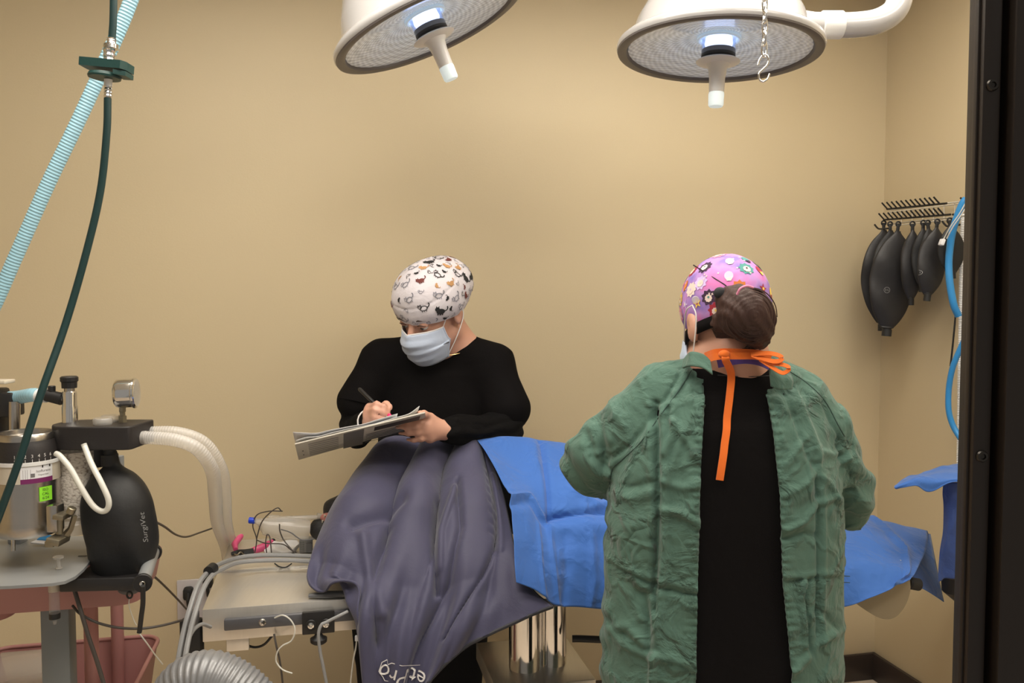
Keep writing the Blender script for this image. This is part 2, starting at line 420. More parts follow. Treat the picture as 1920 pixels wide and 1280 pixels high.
# ------------------------------------------------------------------ ceiling lights (outside the frame, the room's own light plus one added panel)
def RP(u, v, z): return A((*(CORNER + EX * u + EY * v)[:2], z))      # room coordinates: u along back wall (negative = left), v into the room (negative)
CZ = 2.78
M['diff'] = mat('light_diffuser', (.9, .9, .9), .6, emis=(1.0, .93, .82), estr=CEIL_STRENGTH)
M['louv'] = mat('light_frame', (.7, .7, .7), .5)
for (u, v, lab) in ((-2.35, -1.3, 'recessed ceiling light panel over the middle of the room'), (-.92, -1.12, 'recessed ceiling light panel near the right wall'), 
                    (-2.3, -2.15, 'recessed ceiling light panel close to the observation window'), (-.8, -2.45, 'ceiling light panel added to brighten the right wall, beside the observation window')):  # last panel is an unseen extra, put in to brighten the right wall
    t = thing('ceiling_light', RP(u, v, CZ - .03), lab, 'ceiling light', 'recessed ceiling lights')
    one('diffuser', box(RP(u, v, CZ - .022), (1.16, .56, .006), ROOM), M['diff'], t)
    b = MB()
    for (du, dv, su, sv) in ((0, .29, 1.22, .02), (0, -.29, 1.22, .02), (.6, 0, .02, .6), (-.6, 0, .02, .6)):
        b.add(box(RP(u + du, v + dv, CZ - .018), (su, sv, .03), ROOM, .003), M['louv'])
    b.build('light_frame', t)
# ------------------------------------------------------------------ room shell
def shell(name, c, s, m):
    o = one(name, box(c, s, ROOM), m); tag(o, kind='structure'); return o
shell('wall_back', RP(-2.35, .05, 1.39), (4.9, .1, 2.78), M['wall'])
shell('wall_right', RP(.05, -1.5, 1.39), (.1, 3.0, 2.78), M['wall'])
shell('wall_left', RP(-4.75, -1.5, 1.39), (.1, 3.0, 2.78), M['wall'])
shell('floor', RP(-2.35, -1.6, -.025), (5.0, 3.6, .05), M['floor'])
shell('ceiling', RP(-2.35, -1.5, CZ + .03), (5.0, 3.2, .05), M['ceil'])
for nm, c, s in (('baseboard_back', RP(-2.35, -.008, .055), (4.7, .016, .11)), ('baseboard_right', RP(-.008, -1.45, .055), (.016, 2.9, .11))):
    tag(one(nm, box(c, s, ROOM, .004), M['base']), kind='structure')
# observation window: post at the right, glass to its left
win = thing('window_1', P(1850, 640, .62) * A((1, 1, 0)), None, None); win['kind'] = 'structure'
yw = .62; xe = .5484 * .64
def post(x0, x1, y0, y1, nm, m=M['frame'], bev=.002):
    return one(nm, box(((x0 + x1) / 2, (y0 + y1) / 2, 1.39), (x1 - x0, y1 - y0, 2.78), I3, bev), m, win)
post(xe, xe + .004, yw + .013, yw + .019, 'glazing_bead', bev=.0008)
post(xe + .002, xe + .0155, yw + .008, yw + .03, 'window_frame', bev=.0012)
post(xe + .0155, xe + .021, yw + .02, yw + .03, 'seal', M['rubber'], bev=0)
post(xe + .021, xe + .14, yw + .0, yw + .05, 'door_stile')
for (px, py) in ((1843, 160), (1822, 855)):
    r = RAY(px, py); p = A((0, 0, CH)) + r * ((yw + .008) / r[1]); p[0] = xe + .0085
    b = MB(); b.add(lathe([(0, 0), (.0042, 0), (.0046, .0012), (.0038, .0024), (0.0022, .0026), (.0018, .0012), (0, .0010)], p, frame((0, -1, 0)), 24), M['screw']); b.build('screw', win)
gl = one('window_glass', prism([(-1.3, 0), (xe + .001, 0), (xe + .001, 2.78), (-1.3, 2.78)], (0, yw + .015, 0), (1, 0, 0), (0, 0, 1), .0001), M['glass'], win)

# ------------------------------------------------------------------ surgical lights
def lensmat(name):
    m = bpy.data.materials.new(name); m.use_nodes = True; N = m.node_tree.nodes; L = m.node_tree.links; b = N['Principled BSDF']
    b.inputs['Roughness'].default_value = .25; b.inputs['Coat Weight'].default_value = .5
    tc = N.new('ShaderNodeTexCoord'); sp = N.new('ShaderNodeSeparateXYZ'); L.new(tc.outputs['Object'], sp.inputs[0])
    def mt(op, a, c=None):
        n = N.new('ShaderNodeMath'); n.operation = op
        for i, q in enumerate((a, c)):
            if q is None: continue
            if isinstance(q, (int, float)): n.inputs[i].default_value = q
            else: L.new(q, n.inputs[i])
        return n.outputs[0]
    x, y = sp.outputs[0], sp.outputs[1]
    r = mt('SQRT', mt('ADD', mt('MULTIPLY', x, x), mt('MULTIPLY', y, y))); a = mt('ARCTAN2', y, x)
    cells = mt('MULTIPLY', mt('SINE', mt('MULTIPLY', r, 420)), mt('SINE', mt('MULTIPLY', a, 44)))
    rings = mt('SINE', mt('MULTIPLY', r, 210))
    h = mt('ADD', mt('MULTIPLY', cells, .6), mt('MULTIPLY', rings, .3))
    bp = N.new('ShaderNodeBump'); bp.inputs['Strength'].default_value = .8; bp.inputs['Distance'].default_value = .004; L.new(h, bp.inputs['Height']); L.new(bp.outputs[0], b.inputs['Normal'])
    cr_ = N.new('ShaderNodeValToRGB'); L.new(mt('ADD', mt('MULTIPLY', h, .5), .5), cr_.inputs[0])
    cr_.color_ramp.elements[0].color = (.50, .53, .58, 1); cr_.color_ramp.elements[1].color = (.86, .87, .86, 1); L.new(cr_.outputs[0], b.inputs['Base Color'])
    # a lamp glowing through its lens, brighter towards the bulb
    ew = N.new('ShaderNodeMapRange'); L.new(r, ew.inputs[0]); ew.inputs[1].default_value = .05; ew.inputs[2].default_value = .24; ew.inputs[3].default_value = .36; ew.inputs[4].default_value = .10
    L.new(mt('MULTIPLY', ew.outputs[0], mt('ADD', mt('MULTIPLY', h, .45), .65)), b.inputs['Emission Strength']); b.inputs['Emission Color'].default_value = (.72, .85, 1, 1)
    return m
M['lens'] = lensmat('surgical_light_lens')
M['rim'] = mat('grey_rubber_rim', (.12, .105, .10), .4)
M['bulb'] = mat('lit_bulb', (.8, .85, 1), .3, emis=(.74, .80, 1), estr=2.2)
M['handle'] = mat('sterile_handle_plastic', (.72, .70, .68), .35, sss=.1)
M['handlefrost'] = mat('frosted_handle_end', (.82, .88, .88), .35, emis=(.75, .95, 1), estr=.35)
M['hubclear'] = glassy('clear_hub', (.9, .94, 1), (.6, .7, .95), .18, .1, 1.4)
M['hubring'] = mat('pale_ring', (.6, .72, .85), .3, emis=(.6, .8, 1), estr=.25)
def surgical_light(c, axis, lab, R0=.266, up=(0, 1, 0), arm=None):
    t = thing('surgical_light', c, lab, 'surgical light'); F = frame(axis, up)     # local z points up out of the dome
    L = lambda prof, mt_, nm, par=t, seg=72: one(nm, lathe(prof, (0, 0, 0), I3, seg), mt_, par, origin=(0, 0, 0))
    def mk(prof, mt_, nm, seg=72, par=t, sharp=38):
        cl_ = None if prof[0][0] < .002 and prof[-1][0] < .002 else (True if prof[0][0] > .002 and prof[-1][0] > .002 else False)
        o = one(nm, lathe(prof, (0, 0, 0), I3, seg, closed=cl_), mt_, None, origin=(0, 0, 0), sharp=sharp)
        o.parent = par; o.location = (0, 0, 0); WL[o.name] = A(c)
        if par is t: o.rotation_euler = Matrix(F.tolist()).to_euler()
        return o
    r = R0
    dome = mk([(r * .99, .000), (r, .006), (r * .992, .016), (r * .95, .026), (r * .88, .034), (r * .86, .040), (r * .80, .085), (r * .70, .135), (r * .52, .175), (r * .30, .195), (.001, .2)], M['white'], 'dome')
    mk([(r * .99, .003), (r * .985, -.004), (r * .95, -.007), (r * .90, -.004), (r * .885, .004), (r * .885, .012), (r * .99, .012)], M['rim'], 'rim')
    mk([(.001, .040), (.05, .038), (r * .35, .030), (r * .6, .018), (r * .88, .003), (r * .888, .0055), (r * .6, .021), (.05, .041), (.001, .043)], M['lens'], 'lens')
    mk([(.052, .040), (.056, .036), (.057, .030), (.052, .028), (.047, .030), (.047, .040)], M['hubring'], 'hub_ring')
    mk([(.044, .040), (.044, -.008), (.041, -.010), (.041, .040)], M['hubclear'], 'hub_tube')
    mk([(.001, .036), (.034, .036), (.036, .020), (.032, .008), (.001, .006)], M['bulb'], 'bulb')
    mk([(.001, .004), (.043, .004), (.044, -.014), (.040, -.018), (.001, -.018)], M['blackp'], 'hub_collar')
    h = mk([(.001, -.020), (.030, -.020), (.052, -.023), (.057, -.027), (.052, -.030), (.032, -.034), (.024, -.044), (.0205, -.07), (.0195, -.108), (.001, -.108)], M['handle'], 'handle')
    g = mk([(.001, -.107), (.0195, -.107), (.0202, -.111), (.0195, -.139), (.017, -.143), (.001, -.143)], M['handlefrost'], 'handle_tip', par=t)
    sp = bpy.data.lights.new('surgical_lamp', 'SPOT'); sp.energy = SURG_POWER; sp.color = (.86, .93, 1); sp.spot_size = math.radians(46); sp.spot_blend = .6; sp.shadow_soft_size = .10
    so = bpy.data.objects.new('surgical_lamp', sp); COL.objects.link(so); so.parent = t; so.location = Vector(F @ A((0, 0, -.155))); so.rotation_euler = Matrix(F.tolist()).to_euler()
    return t, F
cR = P(1347, 97, 2.2)
tR, FR = surgical_light(cR, nrm((.045, .03, 1)), 'white round surgical light hanging level with its curved arm at the right')
# curved arm
a0 = cR + A((.19, .02, .055)); rows = [P(1525, 47, 2.2), P(1600, 47, 2.2), P(1650, 38, 2.2), P(1682, 12, 2.2), P(1688, -40, 2.2), P(1688, -130, 2.2), P(1688, -340, 2.2)]
one('arm', tube(rows, .0325, 24, 8), M['white'], tR)
one('arm_sleeve', cyl(P(1538, 47, 2.2), P(1579, 47, 2.2), .0355, bev=.003, seg=32), M['whitep'], tR)
one('arm_socket', sweep([P(1470, 52, 2.2), P(1500, 50, 2.2), P(1541, 48, 2.2)], [.052, .042, .031], 24), M['white'], tR)
cL = P(806, 52, 2.2)
ax = nrm(A((math.sin(math.radians(-23)), -.06, math.cos(math.radians(-23)))))
tL, FL = surgical_light(cL, ax, 'white round surgical light tilted to the left, cut off by the top of the photo')
one('arm', tube([cL + FL @ A((-.05, 0, .19)), cL + FL @ A((-.05, 0, .26)), cL + A((-.05, .0, .40)), cL + A((-.05, .0, .50))], .03, 20, 6), M['white'], tL)

# ------------------------------------------------------------------ chain with S hook
ct = thing('hanging_chain', P(1434, 150, 1.5), 'thin metal chain ending in an S hook in front of the right surgical light', 'chain')
ys = list(range(-150, 96, 21))
for i, y in enumerate(ys):
    c = P(1434 - (1 if y > 40 else 0), y + 10, 1.5); w, h = .0050, .0155; ang = 0.35 if i % 2 else 1.75
    X = A((math.cos(ang), math.sin(ang), 0)); pts = []
    for k in range(17):
        q = 2 * math.pi * k / 16; pts.append(c + X * w * math.cos(q) + EZ * h * math.sin(q) * (1 if True else 1))
    one('link', sweep(pts, .0016, 8), M['chrome'], ct)
hk = [(1421, 122), (1424, 112), (1431, 103), (1438, 104), (1441, 112), (1438, 122), (1430, 130), (1423, 138), (1424, 149), (1431, 153), (1439, 148), (1443, 138)]
one('hook', tube([P(x, y, 1.5) for x, y in hk], .0017, 10, 5), M['chrome'], ct)

# ------------------------------------------------------------------ green gas hose, blue corrugated hose
gt = thing('gas_hose', P(203, 127, 1.45), 'dark green gas hose hanging from the ceiling through a green connector block', 'hose')
one('hose', tube([P(216, -900, 1.45), P(214, -300, 1.45), P(213, 0, 1.45), P(210, 74, 1.45)], .0062, 14, 6), M['hosegreen'], gt)
one('hose', tube([P(202, 184, 1.45), P(200, 250, 1.45), P(188, 360, 1.45), P(160, 480, 1.44), P(122, 610, 1.42), P(76, 740, 1.38), P(30, 880, 1.35), P(-30, 1040, 1.33)], .0063, 14, 8), M['hosegreen'], gt)
b = MB()
pl = [(-.040, -.020), (.030, -.020), (.036, -.010), (.036, .020), (-.036, .020), (-.040, .01)]
b.add(prism(pl, P(202, 131, 1.45), (1, 0, -.09), (0, 1, 0), .014), M['green'])
b.add(prism([(.018, -.02), (.036, -.012), (.036, .018), (.018, .02)], P(202, 142, 1.45), (1, 0, -.09), (0, 1, 0), .008), M['green'])
b.build('connector_block', gt)
one('retaining_plate', lathe([(.001, 0), (.026, 0), (.027, .003), (.025, .008), (.001, .009)], P(196, 147, 1.45), frame((.05, 0, 1)), 32), M['green'], gt)
for (px, y0, y1, r) in ((205, 114, 86, .0095), (208, 92, 84, .0115), (209, 84, 72, .0072)):
    one('fitting', sweep([P(px, y0 + (y1 - y0) * k / 6, 1.45) for k in range(7)], [r * (1 + .08 * (-1) ** k) for k in range(7)], 20), M['chrome'], gt)
one('fitting', cyl(P(203, 149, 1.45), P(203, 162, 1.45), .0068, .0062), M['whitep'], gt)
one('fitting', sweep([P(203 - k * .1, 162 + k * 3, 1.45) for k in range(8)], [.0064 * (1 + .08 * (-1) ** k) for k in range(8)], 20), M['chrome'], gt)
bh = one('corrugated_hose', sweep(cr([P(300, -160, 1.75), P(246, 0, 1.75), P(200, 110, 1.75), P(150, 220, 1.75), P(90, 345, 1.75), P(30, 480, 1.75), P(-25, 600, 1.75), P(-120, 760, 1.75)], 20), .0142, 20, ribs=(.0068, .0006)), M['bluehose'])
tag(bh, 'light blue corrugated hose running diagonally behind the dark green hose', 'hose')
# ------------------------------------------------------------------ anaesthesia machine at the left
am = thing('anesthesia_machine', P(110, 1280, 1.72) * A((1, 1, 0)), 'anesthesia machine with steel vaporizer, black absorber head and grey shelf on a grey post', 'anesthesia machine')
# shelf plate
def shelf_pts():
    a = [(-160, 1104), (20, 1098), (98, 1093), (122, 1089), (141, 1080), (157, 1066), (175, 1044), (195, 1020), (206, 1009), (207, 1005), (203, 1003), (190, 1003), (100, 1006), (-160, 1012)]
    return [PZ(x, y, 1.0) for x, y in a]
sp_ = shelf_pts(); n = len(sp_)
b = MB(); b.add((A(sp_ + [q - EZ * .006 for q in sp_]), [list(range(n)), list(range(n, 2 * n))[::-1]] + [[i, (i + 1) % n, n + (i + 1) % n, n + i] for i in range(n)]), M['alu'])
shelf = b.build('shelf', am)
for (px, py) in ((181, 1011), (155, 1042)):
    c = PZ(px, py, 1.0004); one('slot', prism(rrect(.019, .008, .0035), c, nrm((1, .1, 0)), nrm((-.1, 1, 0)), .0004), M['ink'], shelf)
def up(px, py, d, pts_):   # lathe profile from pixel heights
    pass
zz = lambda py, d: float(P(0, py, d)[2])
# post, feet
one('post', box((P(110, 1180, 1.74)[0], 1.74, .50), (.056, .05, .985), ROOM, .004), M['post'], am)
b = MB(); c0 = P(110, 1180, 1.74)[0]
b.add(box((c0, 1.70, .05), (.08, .5, .05), ROOM, .01), M['post']); b.add(box((c0, 1.70, .05), (.5, .07, .05), ROOM, .01), M['post']); b.build('base', am)
# vaporizer
dv = 1.70; cx, cy, _ = P(52, 900, dv); rv = .0605; Z = lambda py: zz(py, dv - .055)
vp = one('vaporizer', lathe([(.001, Z(1012)), (rv * .92, Z(1012)), (rv * .97, Z(1006)), (rv * .985, Z(990)), (rv * .985, Z(908)), (.001, Z(908))], (cx, cy, 0), I3, 64), M['steel'], am)
one('label_band', lathe([(rv * .9, Z(908)), (rv * .995, Z(908)), (rv * .995, Z(873)), (rv * .9, Z(873))], (cx, cy, 0), I3, 64), M['cream'], vp)
one('white_ring', lathe([(rv * .9, Z(874)), (rv * 1.03, Z(875)), (rv * 1.04, Z(868)), (rv * .9, Z(867))], (cx, cy, 0), I3, 64), M['whitep'], vp)
dial = one('dial', lathe([(rv * .5, Z(868)), (rv * 1.02, Z(868)), (rv * .99, Z(845)), (rv * .93, Z(836)), (rv * .90, Z(830)), (rv * .5, Z(830))], (cx, cy, 0), I3, 64), M['blackm'], vp)
one('top_ring', lathe([(.001, Z(826)), (rv * .78, Z(826)), (rv * .80, Z(818)), (rv * .86, Z(817)), (rv * .90, Z(820)), (rv * .90, Z(833)), (.001, Z(833))], (cx, cy, 0), I3, 64), M['steel'], vp)
def wrapcyl(vf, ang, z, r):
    """bend 2D shape around the vaporizer; ang 0 faces -y, positive to the right"""
    return A([(cx + r * math.sin(ang + a / r), cy - r * math.cos(ang + a / r), z + b_) for a, b_ in vf[0]]), vf[1]
for s_, a_ in (('1', .05), ('2', .36), ('3', .56), ('4', .76), ('5', .95), ('6', 1.15)):
    b = MB(); b.add(wrapcyl(text2d(s_, .0095), a_ + .12, Z(857), rv * 1.018), M['whiteink']); b.add(wrapcyl(poly2d([(-.0005, -.003), (.0005, -.003), (.0005, .003), (-.0005, .003)]), a_ + .12, Z(865), rv * 1.028), M['whiteink'])
    b.build('dial_number', dial, fix=False)
def cpatch(a0, a1, z0, z1, r):
    n_ = 12; v = []; 
    for k in range(n_ + 1):
        a = a0 + (a1 - a0) * k / n_
        v += [(cx + r * math.sin(a), cy - r * math.cos(a), z0), (cx + r * math.sin(a), cy - r * math.cos(a), z1)]
    return A(v), [[2 * k, 2 * k + 2, 2 * k + 3, 2 * k + 1] for k in range(n_)]
b = MB(); r_ = rv * 1.0
b.add(cpatch(.32, 1.35, Z(899), Z(876), r_), M['paper'])
b.add(cpatch(.32, 1.35, Z(908), Z(899), r_ * 1.001), M['purple'])
b.add(wrapcyl(text2d('Isoflurane', .0075, 'LEFT'), .78, Z(886), r_ * 1.006), M['inkg']); b.add(wrapcyl(text2d('Vaporizer', .0055, 'LEFT'), .84, Z(893), r_ * 1.006), M['inkg'])
b.add(wrapcyl(poly2d([(-.004, -.004), (.004, -.004), (.004, .004), (-.004, .004)]), .68, Z(893), r_ * 1.005), M['inkg'])
for q in (.40, .47, .53, .62): b.add(wrapcyl(poly2d([(-.0003, -.011), (.0003, -.011), (.0003, .008), (-.0003, .008)]), q, Z(889), r_ * 1.004), M['inkg'])
b.add(wrapcyl(poly2d([(-.009, -.003), (.009, -.003), (.009, .003), (-.009, .003)]), 1.12, Z(877.5), r_ * 1.005), M['ink'])
b.build('printed_label', vp, fix=False)
b = MB(); g0 = (Z(944), Z(917)); b.add(cpatch(.86, 1.30, g0[0], g0[1], rv * 1.012), M['lime'])
for k, tx in enumerate(('ISO', 'CAL', '6/24')):
    b.add(wrapcyl(text2d(tx, .0078), 1.06, g0[1] - .006 - k * .0085, rv * 1.018), M['ink'])
b.build('sticker', vp, fix=False)
# filler block and drain at the lower right of the vaporizer
b = MB(); q0 = P(116, 985, 1.66)
b.add(box(P(104, 970, 1.66), (.022, .03, .055), I3, .003), M['steel'])
b.add(box(P(118, 966, 1.655), (.040, .022, .010), frame((0.1, 0, 1)), .002), M['brass'])
b.add(cyl(P(113, 966, 1.655), P(112, 1001, 1.655), .0065, bev=.001), M['brass'])
b.add(sweep([P(140, 966, 1.66), P(133, 990, 1.66), P(124, 1002, 1.66)], [.006, .006, .008], 4), M['brass'])
b.add(box(P(109, 1011, 1.65), (.045, .028, .014), frame((.22, 0, 1)), .003), M['brass'])
b.add(box(P(96, 1018, 1.645), (.018, .02, .014), I3, .003), M['brass'])
b.build('filler_block', vp)
one('filler_knob', cyl(P(131, 962, 1.65), P(136, 951, 1.65), .0085, bev=.0012), M['brass'], vp)
one('drain_pin', cyl(P(25, 1010, 1.66), P(25, 1032, 1.66), .0042), M['steel'], vp)
# absorber head block
zt, zb = 1.290, 1.241; fl = P(80, 801, 1.70)[0]; fr = P(240, 801, 1.70)[0]
pts = []
for k in range(9):
    a = math.pi / 2 + math.pi / 2 * k / 8 * 1; pts.append((fl + .045 + .045 * math.cos(a + 0), 1.70 + .065 + .045 * math.sin(a)))
for k in range(9):
    a = math.pi + math.pi / 2 * k / 8; pts.append((fl + .045 + .045 * math.cos(a), 1.745 + .045 * math.sin(a)))
pts += [(fr - .012, 1.70), (fr, 1.704), (fr + .004, 1.712), (fr + .006, 1.81)]
bm_v, bm_f = prism([(a - fl, b_ - 1.70) for a, b_ in pts], (fl, 1.70, zb), (1, 0, 0), (0, 1, 0), zt - zb)
ab = one('absorber_head', (bm_v, bm_f), M['blackm'], am)
md = ab.modifiers.new('bevel', 'BEVEL'); md.width = .003; md.segments = 3; md.limit_method = 'ANGLE'
b = MB(); ps = P(180, 790, 1.76); 
b.add(cyl((ps[0] - .02, 1.80, 1.19), (ps[0] - .02, 1.80, 1.24), .03), M['blackm']); b.add(box((fl + .02, 1.80, 1.265), (.10, .03, .035), I3, .004), M['blackm']); b.build('bracket', am)
# canister of absorbent granules
dc = 1.775; xc = P(144, 900, dc)[0]; rc = .0425; Zc = lambda py: zz(py, dc - .04)
def granmat():
    m = mat('absorbent_granules', (.55, .47, .38), .8); N = m.node_tree.nodes; L = m.node_tree.links; b_ = N['Principled BSDF']
    tc = N.new('ShaderNodeTexCoord'); vo = N.new('ShaderNodeTexVoronoi'); vo.inputs['Scale'].default_value = 150; mp = N.new('ShaderNodeMapping'); mp.inputs['Scale'].default_value = (1, 1, 1.6)
    L.new(tc.outputs['Object'], mp.inputs[0]); L.new(mp.outputs[0], vo.inputs['Vector']); r = N.new('ShaderNodeValToRGB'); L.new(vo.outputs['Distance'], r.inputs[0])
    r.color_ramp.elements[0].position = .5; r.color_ramp.elements[0].color = (.92, .84, .73, 1); r.color_ramp.elements[1].position = .92; r.color_ramp.elements[1].color = (.28, .20, .13, 1)
    L.new(r.outputs[0], b_.inputs['Base Color']); bp = N.new('ShaderNodeBump'); bp.invert = True; bp.inputs['Distance'].default_value = .0012; L.new(vo.outputs['Distance'], bp.inputs['Height']); L.new(bp.outputs[0], b_.inputs['Normal']); return m
M['gran'] = granmat()
can = one('absorber_canister', lathe([(rc, Zc(1003)), (rc * 1.02, Zc(1001)), (rc, Zc(996)), (rc, Zc(848)), (rc * 1.02, Zc(846)), (rc * 1.02, Zc(841)), (rc, Zc(841))], (xc, dc, 0), I3, 48, closed=False), M['clear'], am)
g = one('granules', lathe([(.001, Zc(972)), (rc * .95, Zc(972)), (rc * .95, Zc(850)), (.001, Zc(850))], (xc, dc, 0), I3, 48), M['gran'], can); tag(g, kind='stuff')
one('canister_base', lathe([(.001, Zc(1004)), (rc * 1.05, Zc(1004)), (rc * 1.05, Zc(985)), (rc * .9, Zc(978)), (.001, Zc(978))], (xc, dc, 0), I3, 48), M['clearb'], can)
b = MB(); b.add(box((xc + .05, 1.86, 1.09), (.02, .02, .22), I3, .003), M['alu']); b.build('canister_support', am)
# chrome pop-off valve with black knob
d = 1.76; xv = P(131, 760, d)[0]; Zv = lambda py: zz(py, d)
va = one('pressure_valve', lathe([(.001, Zv(802)), (.0158, Zv(802)), (.016, Zv(800)), (.016, Zv(762)), (.0148, Zv(760)), (.0148, Zv(736)), (.0135, Zv(733)), (.001, Zv(733))], (xv, d, 0), I3, 40), M['chrome'], am)
one('valve_stem', lathe([(.001, Zv(735)), (.0105, Zv(735)), (.0105, Zv(722)), (.001, Zv(722))], (xv, d, 0), I3, 32), M['steel'], va)
pr = [(.001, Zv(728)), (.0150, Zv(727)), (.0155, Zv(716)), (.0178, Zv(714)), (.0178, Zv(707)), (.015, Zv(705)), (.001, Zv(705))]
one('valve_knob', lathe(pr, (xv, d, 0), I3, 14), M['blackp'], va, sharp=25)
one('valve_port', cyl(P(122, 748, d), P(111, 746, d), .0080), M['chrome'], va)
b = MB(); b.add(cyl(P(117, 748, d), P(84, 740, d), .0135, .0125, bev=.001), M['blackp']); b.add(cyl(P(97, 742, d), P(97, 723, d), .0075, bev=.001), M['blackp']); b.build('elbow', va)
one('blue_tube', sweep(cr([P(20, 746, 1.80), P(38, 744, 1.79), P(60, 740, 1.77), P(72, 741, 1.765)], 6), .0148, 20, ribs=(.008, .0003)), M['bluehose'], am)
one('tube_cuff', cyl(P(68, 741, 1.766), P(88, 742, 1.762), .0145, seg=24, bev=.001), M['whitep'], am)
# clear dome valves
for (px, py, d) in ((193, 792, 1.735), (207, 783, 1.775)):
    c = P(px, py, d); c[2] = zt
    one('dome_valve', lathe([(.019, 0), (.0195, .002), (.0195, .011), (.0175, .014), (.001, .0145)], c, I3, 36), M['clearb'], am)
# gauge
d = 1.765; gz = P(236, 737, d); gR = frame((1, .20, .02))
ga = one('pressure_gauge', lathe([(.001, -.021), (.026, -.021), (.0295, -.018), (.031, -.012), (.031, .014), (.033, .016), (.033, .020), (.030, .022), (.001, .019)], gz, gR, 48), M['chrome'], am)
one('gauge_glass', lathe([(.001, .0215), (.029, .0215), (.029, .023), (.001, .024)], gz, gR, 40), M['clear'], ga)
one('gauge_stem', lathe([(.001, 0), (.0088, 0), (.0088, .014), (.006, .015), (.006, .022), (.0075, .023), (.0075, .034), (.001, .034)], (P(230, 790, d)[0], d, zt), I3, 6), M['brass'], ga)
# flow tube and black column at far left
d = 1.80; b = MB(); b.add(box(P(8, 757, d), (.062, .05, .052), I3, .004), M['blackp']); b.add(box(P(-12, 800, d), (.05, .05, .17), I3, .006), M['blackp']); b.build('flowmeter_housing', am)
one('flowmeter_tube', cyl(P(27, 826, 1.78), P(27, 752, 1.78), .0115), M['steel'], am)
one('housing_top', box(P(2, 715, d), (.04, .04, .008), I3, .002), M['cream'], am)
b = MB(); b.add(box(P(30, 850, 1.83), (.20, .05, .02), I3, .003), M['blackm']); b.add(box((P(30, 900, 1.86)[0], 1.86, 1.13), (.03, .03, .26), I3, .003), M['alu']); b.build('rear_bracket', am)
# pull-out tray with black sides and silver handle
b = MB(); zt_ = .985
def bar(p, q, w, h):
    p = A(p); q = A(q); R = np.stack([nrm(q - p), nrm(np.cross(EZ, q - p)), EZ], 1); return box((p + q) / 2, (np.linalg.norm(q - p), w, h), R, .003)
n1, n2 = PZ(112, 1090, zt_), PZ(268, 1086, zt_); f1, f2 = PZ(190, 1037, zt_), PZ(287, 1034, zt_)
n1[2] = n2[2] = zt_ - .008; f1[2] = f2[2] = zt_ - .006
one('tray_arm', bar(n1, n2, .008, .026), M['blackp'], am); one('tray_arm', bar(f1, f2, .008, .022), M['blackp'], am)
one('tray_floor', (A([n1 - EZ * .004, n2 - A((.02, 0, .004)), f2 - A((.02, 0, .004)), f1 - EZ * .004, n1 - EZ * .010, n2 - A((.02, 0, .010)), f2 - A((.02, 0, .010)), f1 - EZ * .010]), [[0, 1, 2, 3], [7, 6, 5, 4], [0, 4, 5, 1], [1, 5, 6, 2], [2, 6, 7, 3], [3, 7, 4, 0]]), M['blackp'], am)
hd = one('tray_handle', cyl(n2 + A((.0, 0, .004)), f2 + A((.0, 0, .004)), .0135, seg=28), M['alu'], am)
for q in (n2, f2):
    ad = nrm(n2 - f2); e = q + EZ * .003 + ad * (.005 if q is n2 else -.005)
    one('handle_cap', cyl(e - ad * .005, e + ad * .005, .0185, seg=28, bev=.001), M['blackp'], am)
one('handle_screw', cyl(n2 + EZ * .003 + nrm(n2 - f2) * .009, n2 + EZ * .003 + nrm(n2 - f2) * .013, .0055, bev=.001), M['chrome'], am)
one('tray_latch', ellip(P(243, 1103, 1.72), (.024, .02, .012)), M['cordd'], am)

# things on the machine
rb = thing('breathing_bag', P(226, 1060, 1.76), 'inflated black rebreathing bag hanging from the absorber head', 'breathing bag')
d = 1.76; xb = P(227, 960, d)[0]
def bagshape():
    prof = []
    for py, hw in ((1082, 0.5), (1079, 30), (1068, 50), (1040, 61), (1000, 66), (960, 66), (935, 63), (910, 53), (890, 38), (878, 22), (868, 14), (850, 12.5), (846, 12.5)):
        prof.append((hw * d / FPX, zz(py, d)))
    p2 = cr([(a, b_) for a, b_ in prof], 4); v, f = lathe([(max(a, .0005), b_) for a, b_ in p2], (0, 0, 0), I3, 56); out = []
    for q in v:
        t = max(0, min(1, (zz(846, d) - q[2]) / .2)); cxx = P(206, 850, d)[0] + (xb - P(206, 850, d)[0]) * (t ** .7)
        a = math.atan2(q[1], q[0]); k = 1 + .035 * math.sin(a * 5 + q[2] * 30) * t + .05 * nz(q, (16, 16, 9)) * t
        out.append((cxx + q[0] * k, d + q[1] * k * .85, q[2]))
    return A(out), f
bs = bagshape(); bagb = one('bag', bs, M['rubber'], rb)
one('neck_ring', lathe([(.0120, 0), (.0172, .0), (.0178, .01), (.0172, .024), (.012, .024)], (P(206, 870, d)[0], d, zz(872, d)), I3, 32), M['blackp'], rb)
one('neck_port', cyl((P(206, 850, d)[0], d, zz(860, d)), (P(206, 850, d)[0], d, zb), .0125), M['blackp'], rb)
dd = decal(bvh_of(bs), text2d('SurgiVet', .019), P(270, 988, d - .12), nrm((-.12, 0, 1)), nrm((-1, .3, -.12)), RAY(270, 988), .0014)
if dd: one('lettering', dd, M['cordg'], rb, fix=False)
st = one('tubing', tube([P(157, 832, 1.69), P(160, 840, 1.688), P(172, 870, 1.67), P(190, 905, 1.655), P(203, 935, 1.65), P(202, 953, 1.65), P(190, 958, 1.65), P(172, 945, 1.652), P(150, 910, 1.655), P(132, 878, 1.66), P(113, 855, 1.665), P(105, 850, 1.67)], .0058, 14, 8), M['silicone'])
tag(st, 'thin milky tube looping down from the absorber head to the vaporizer', 'tube')
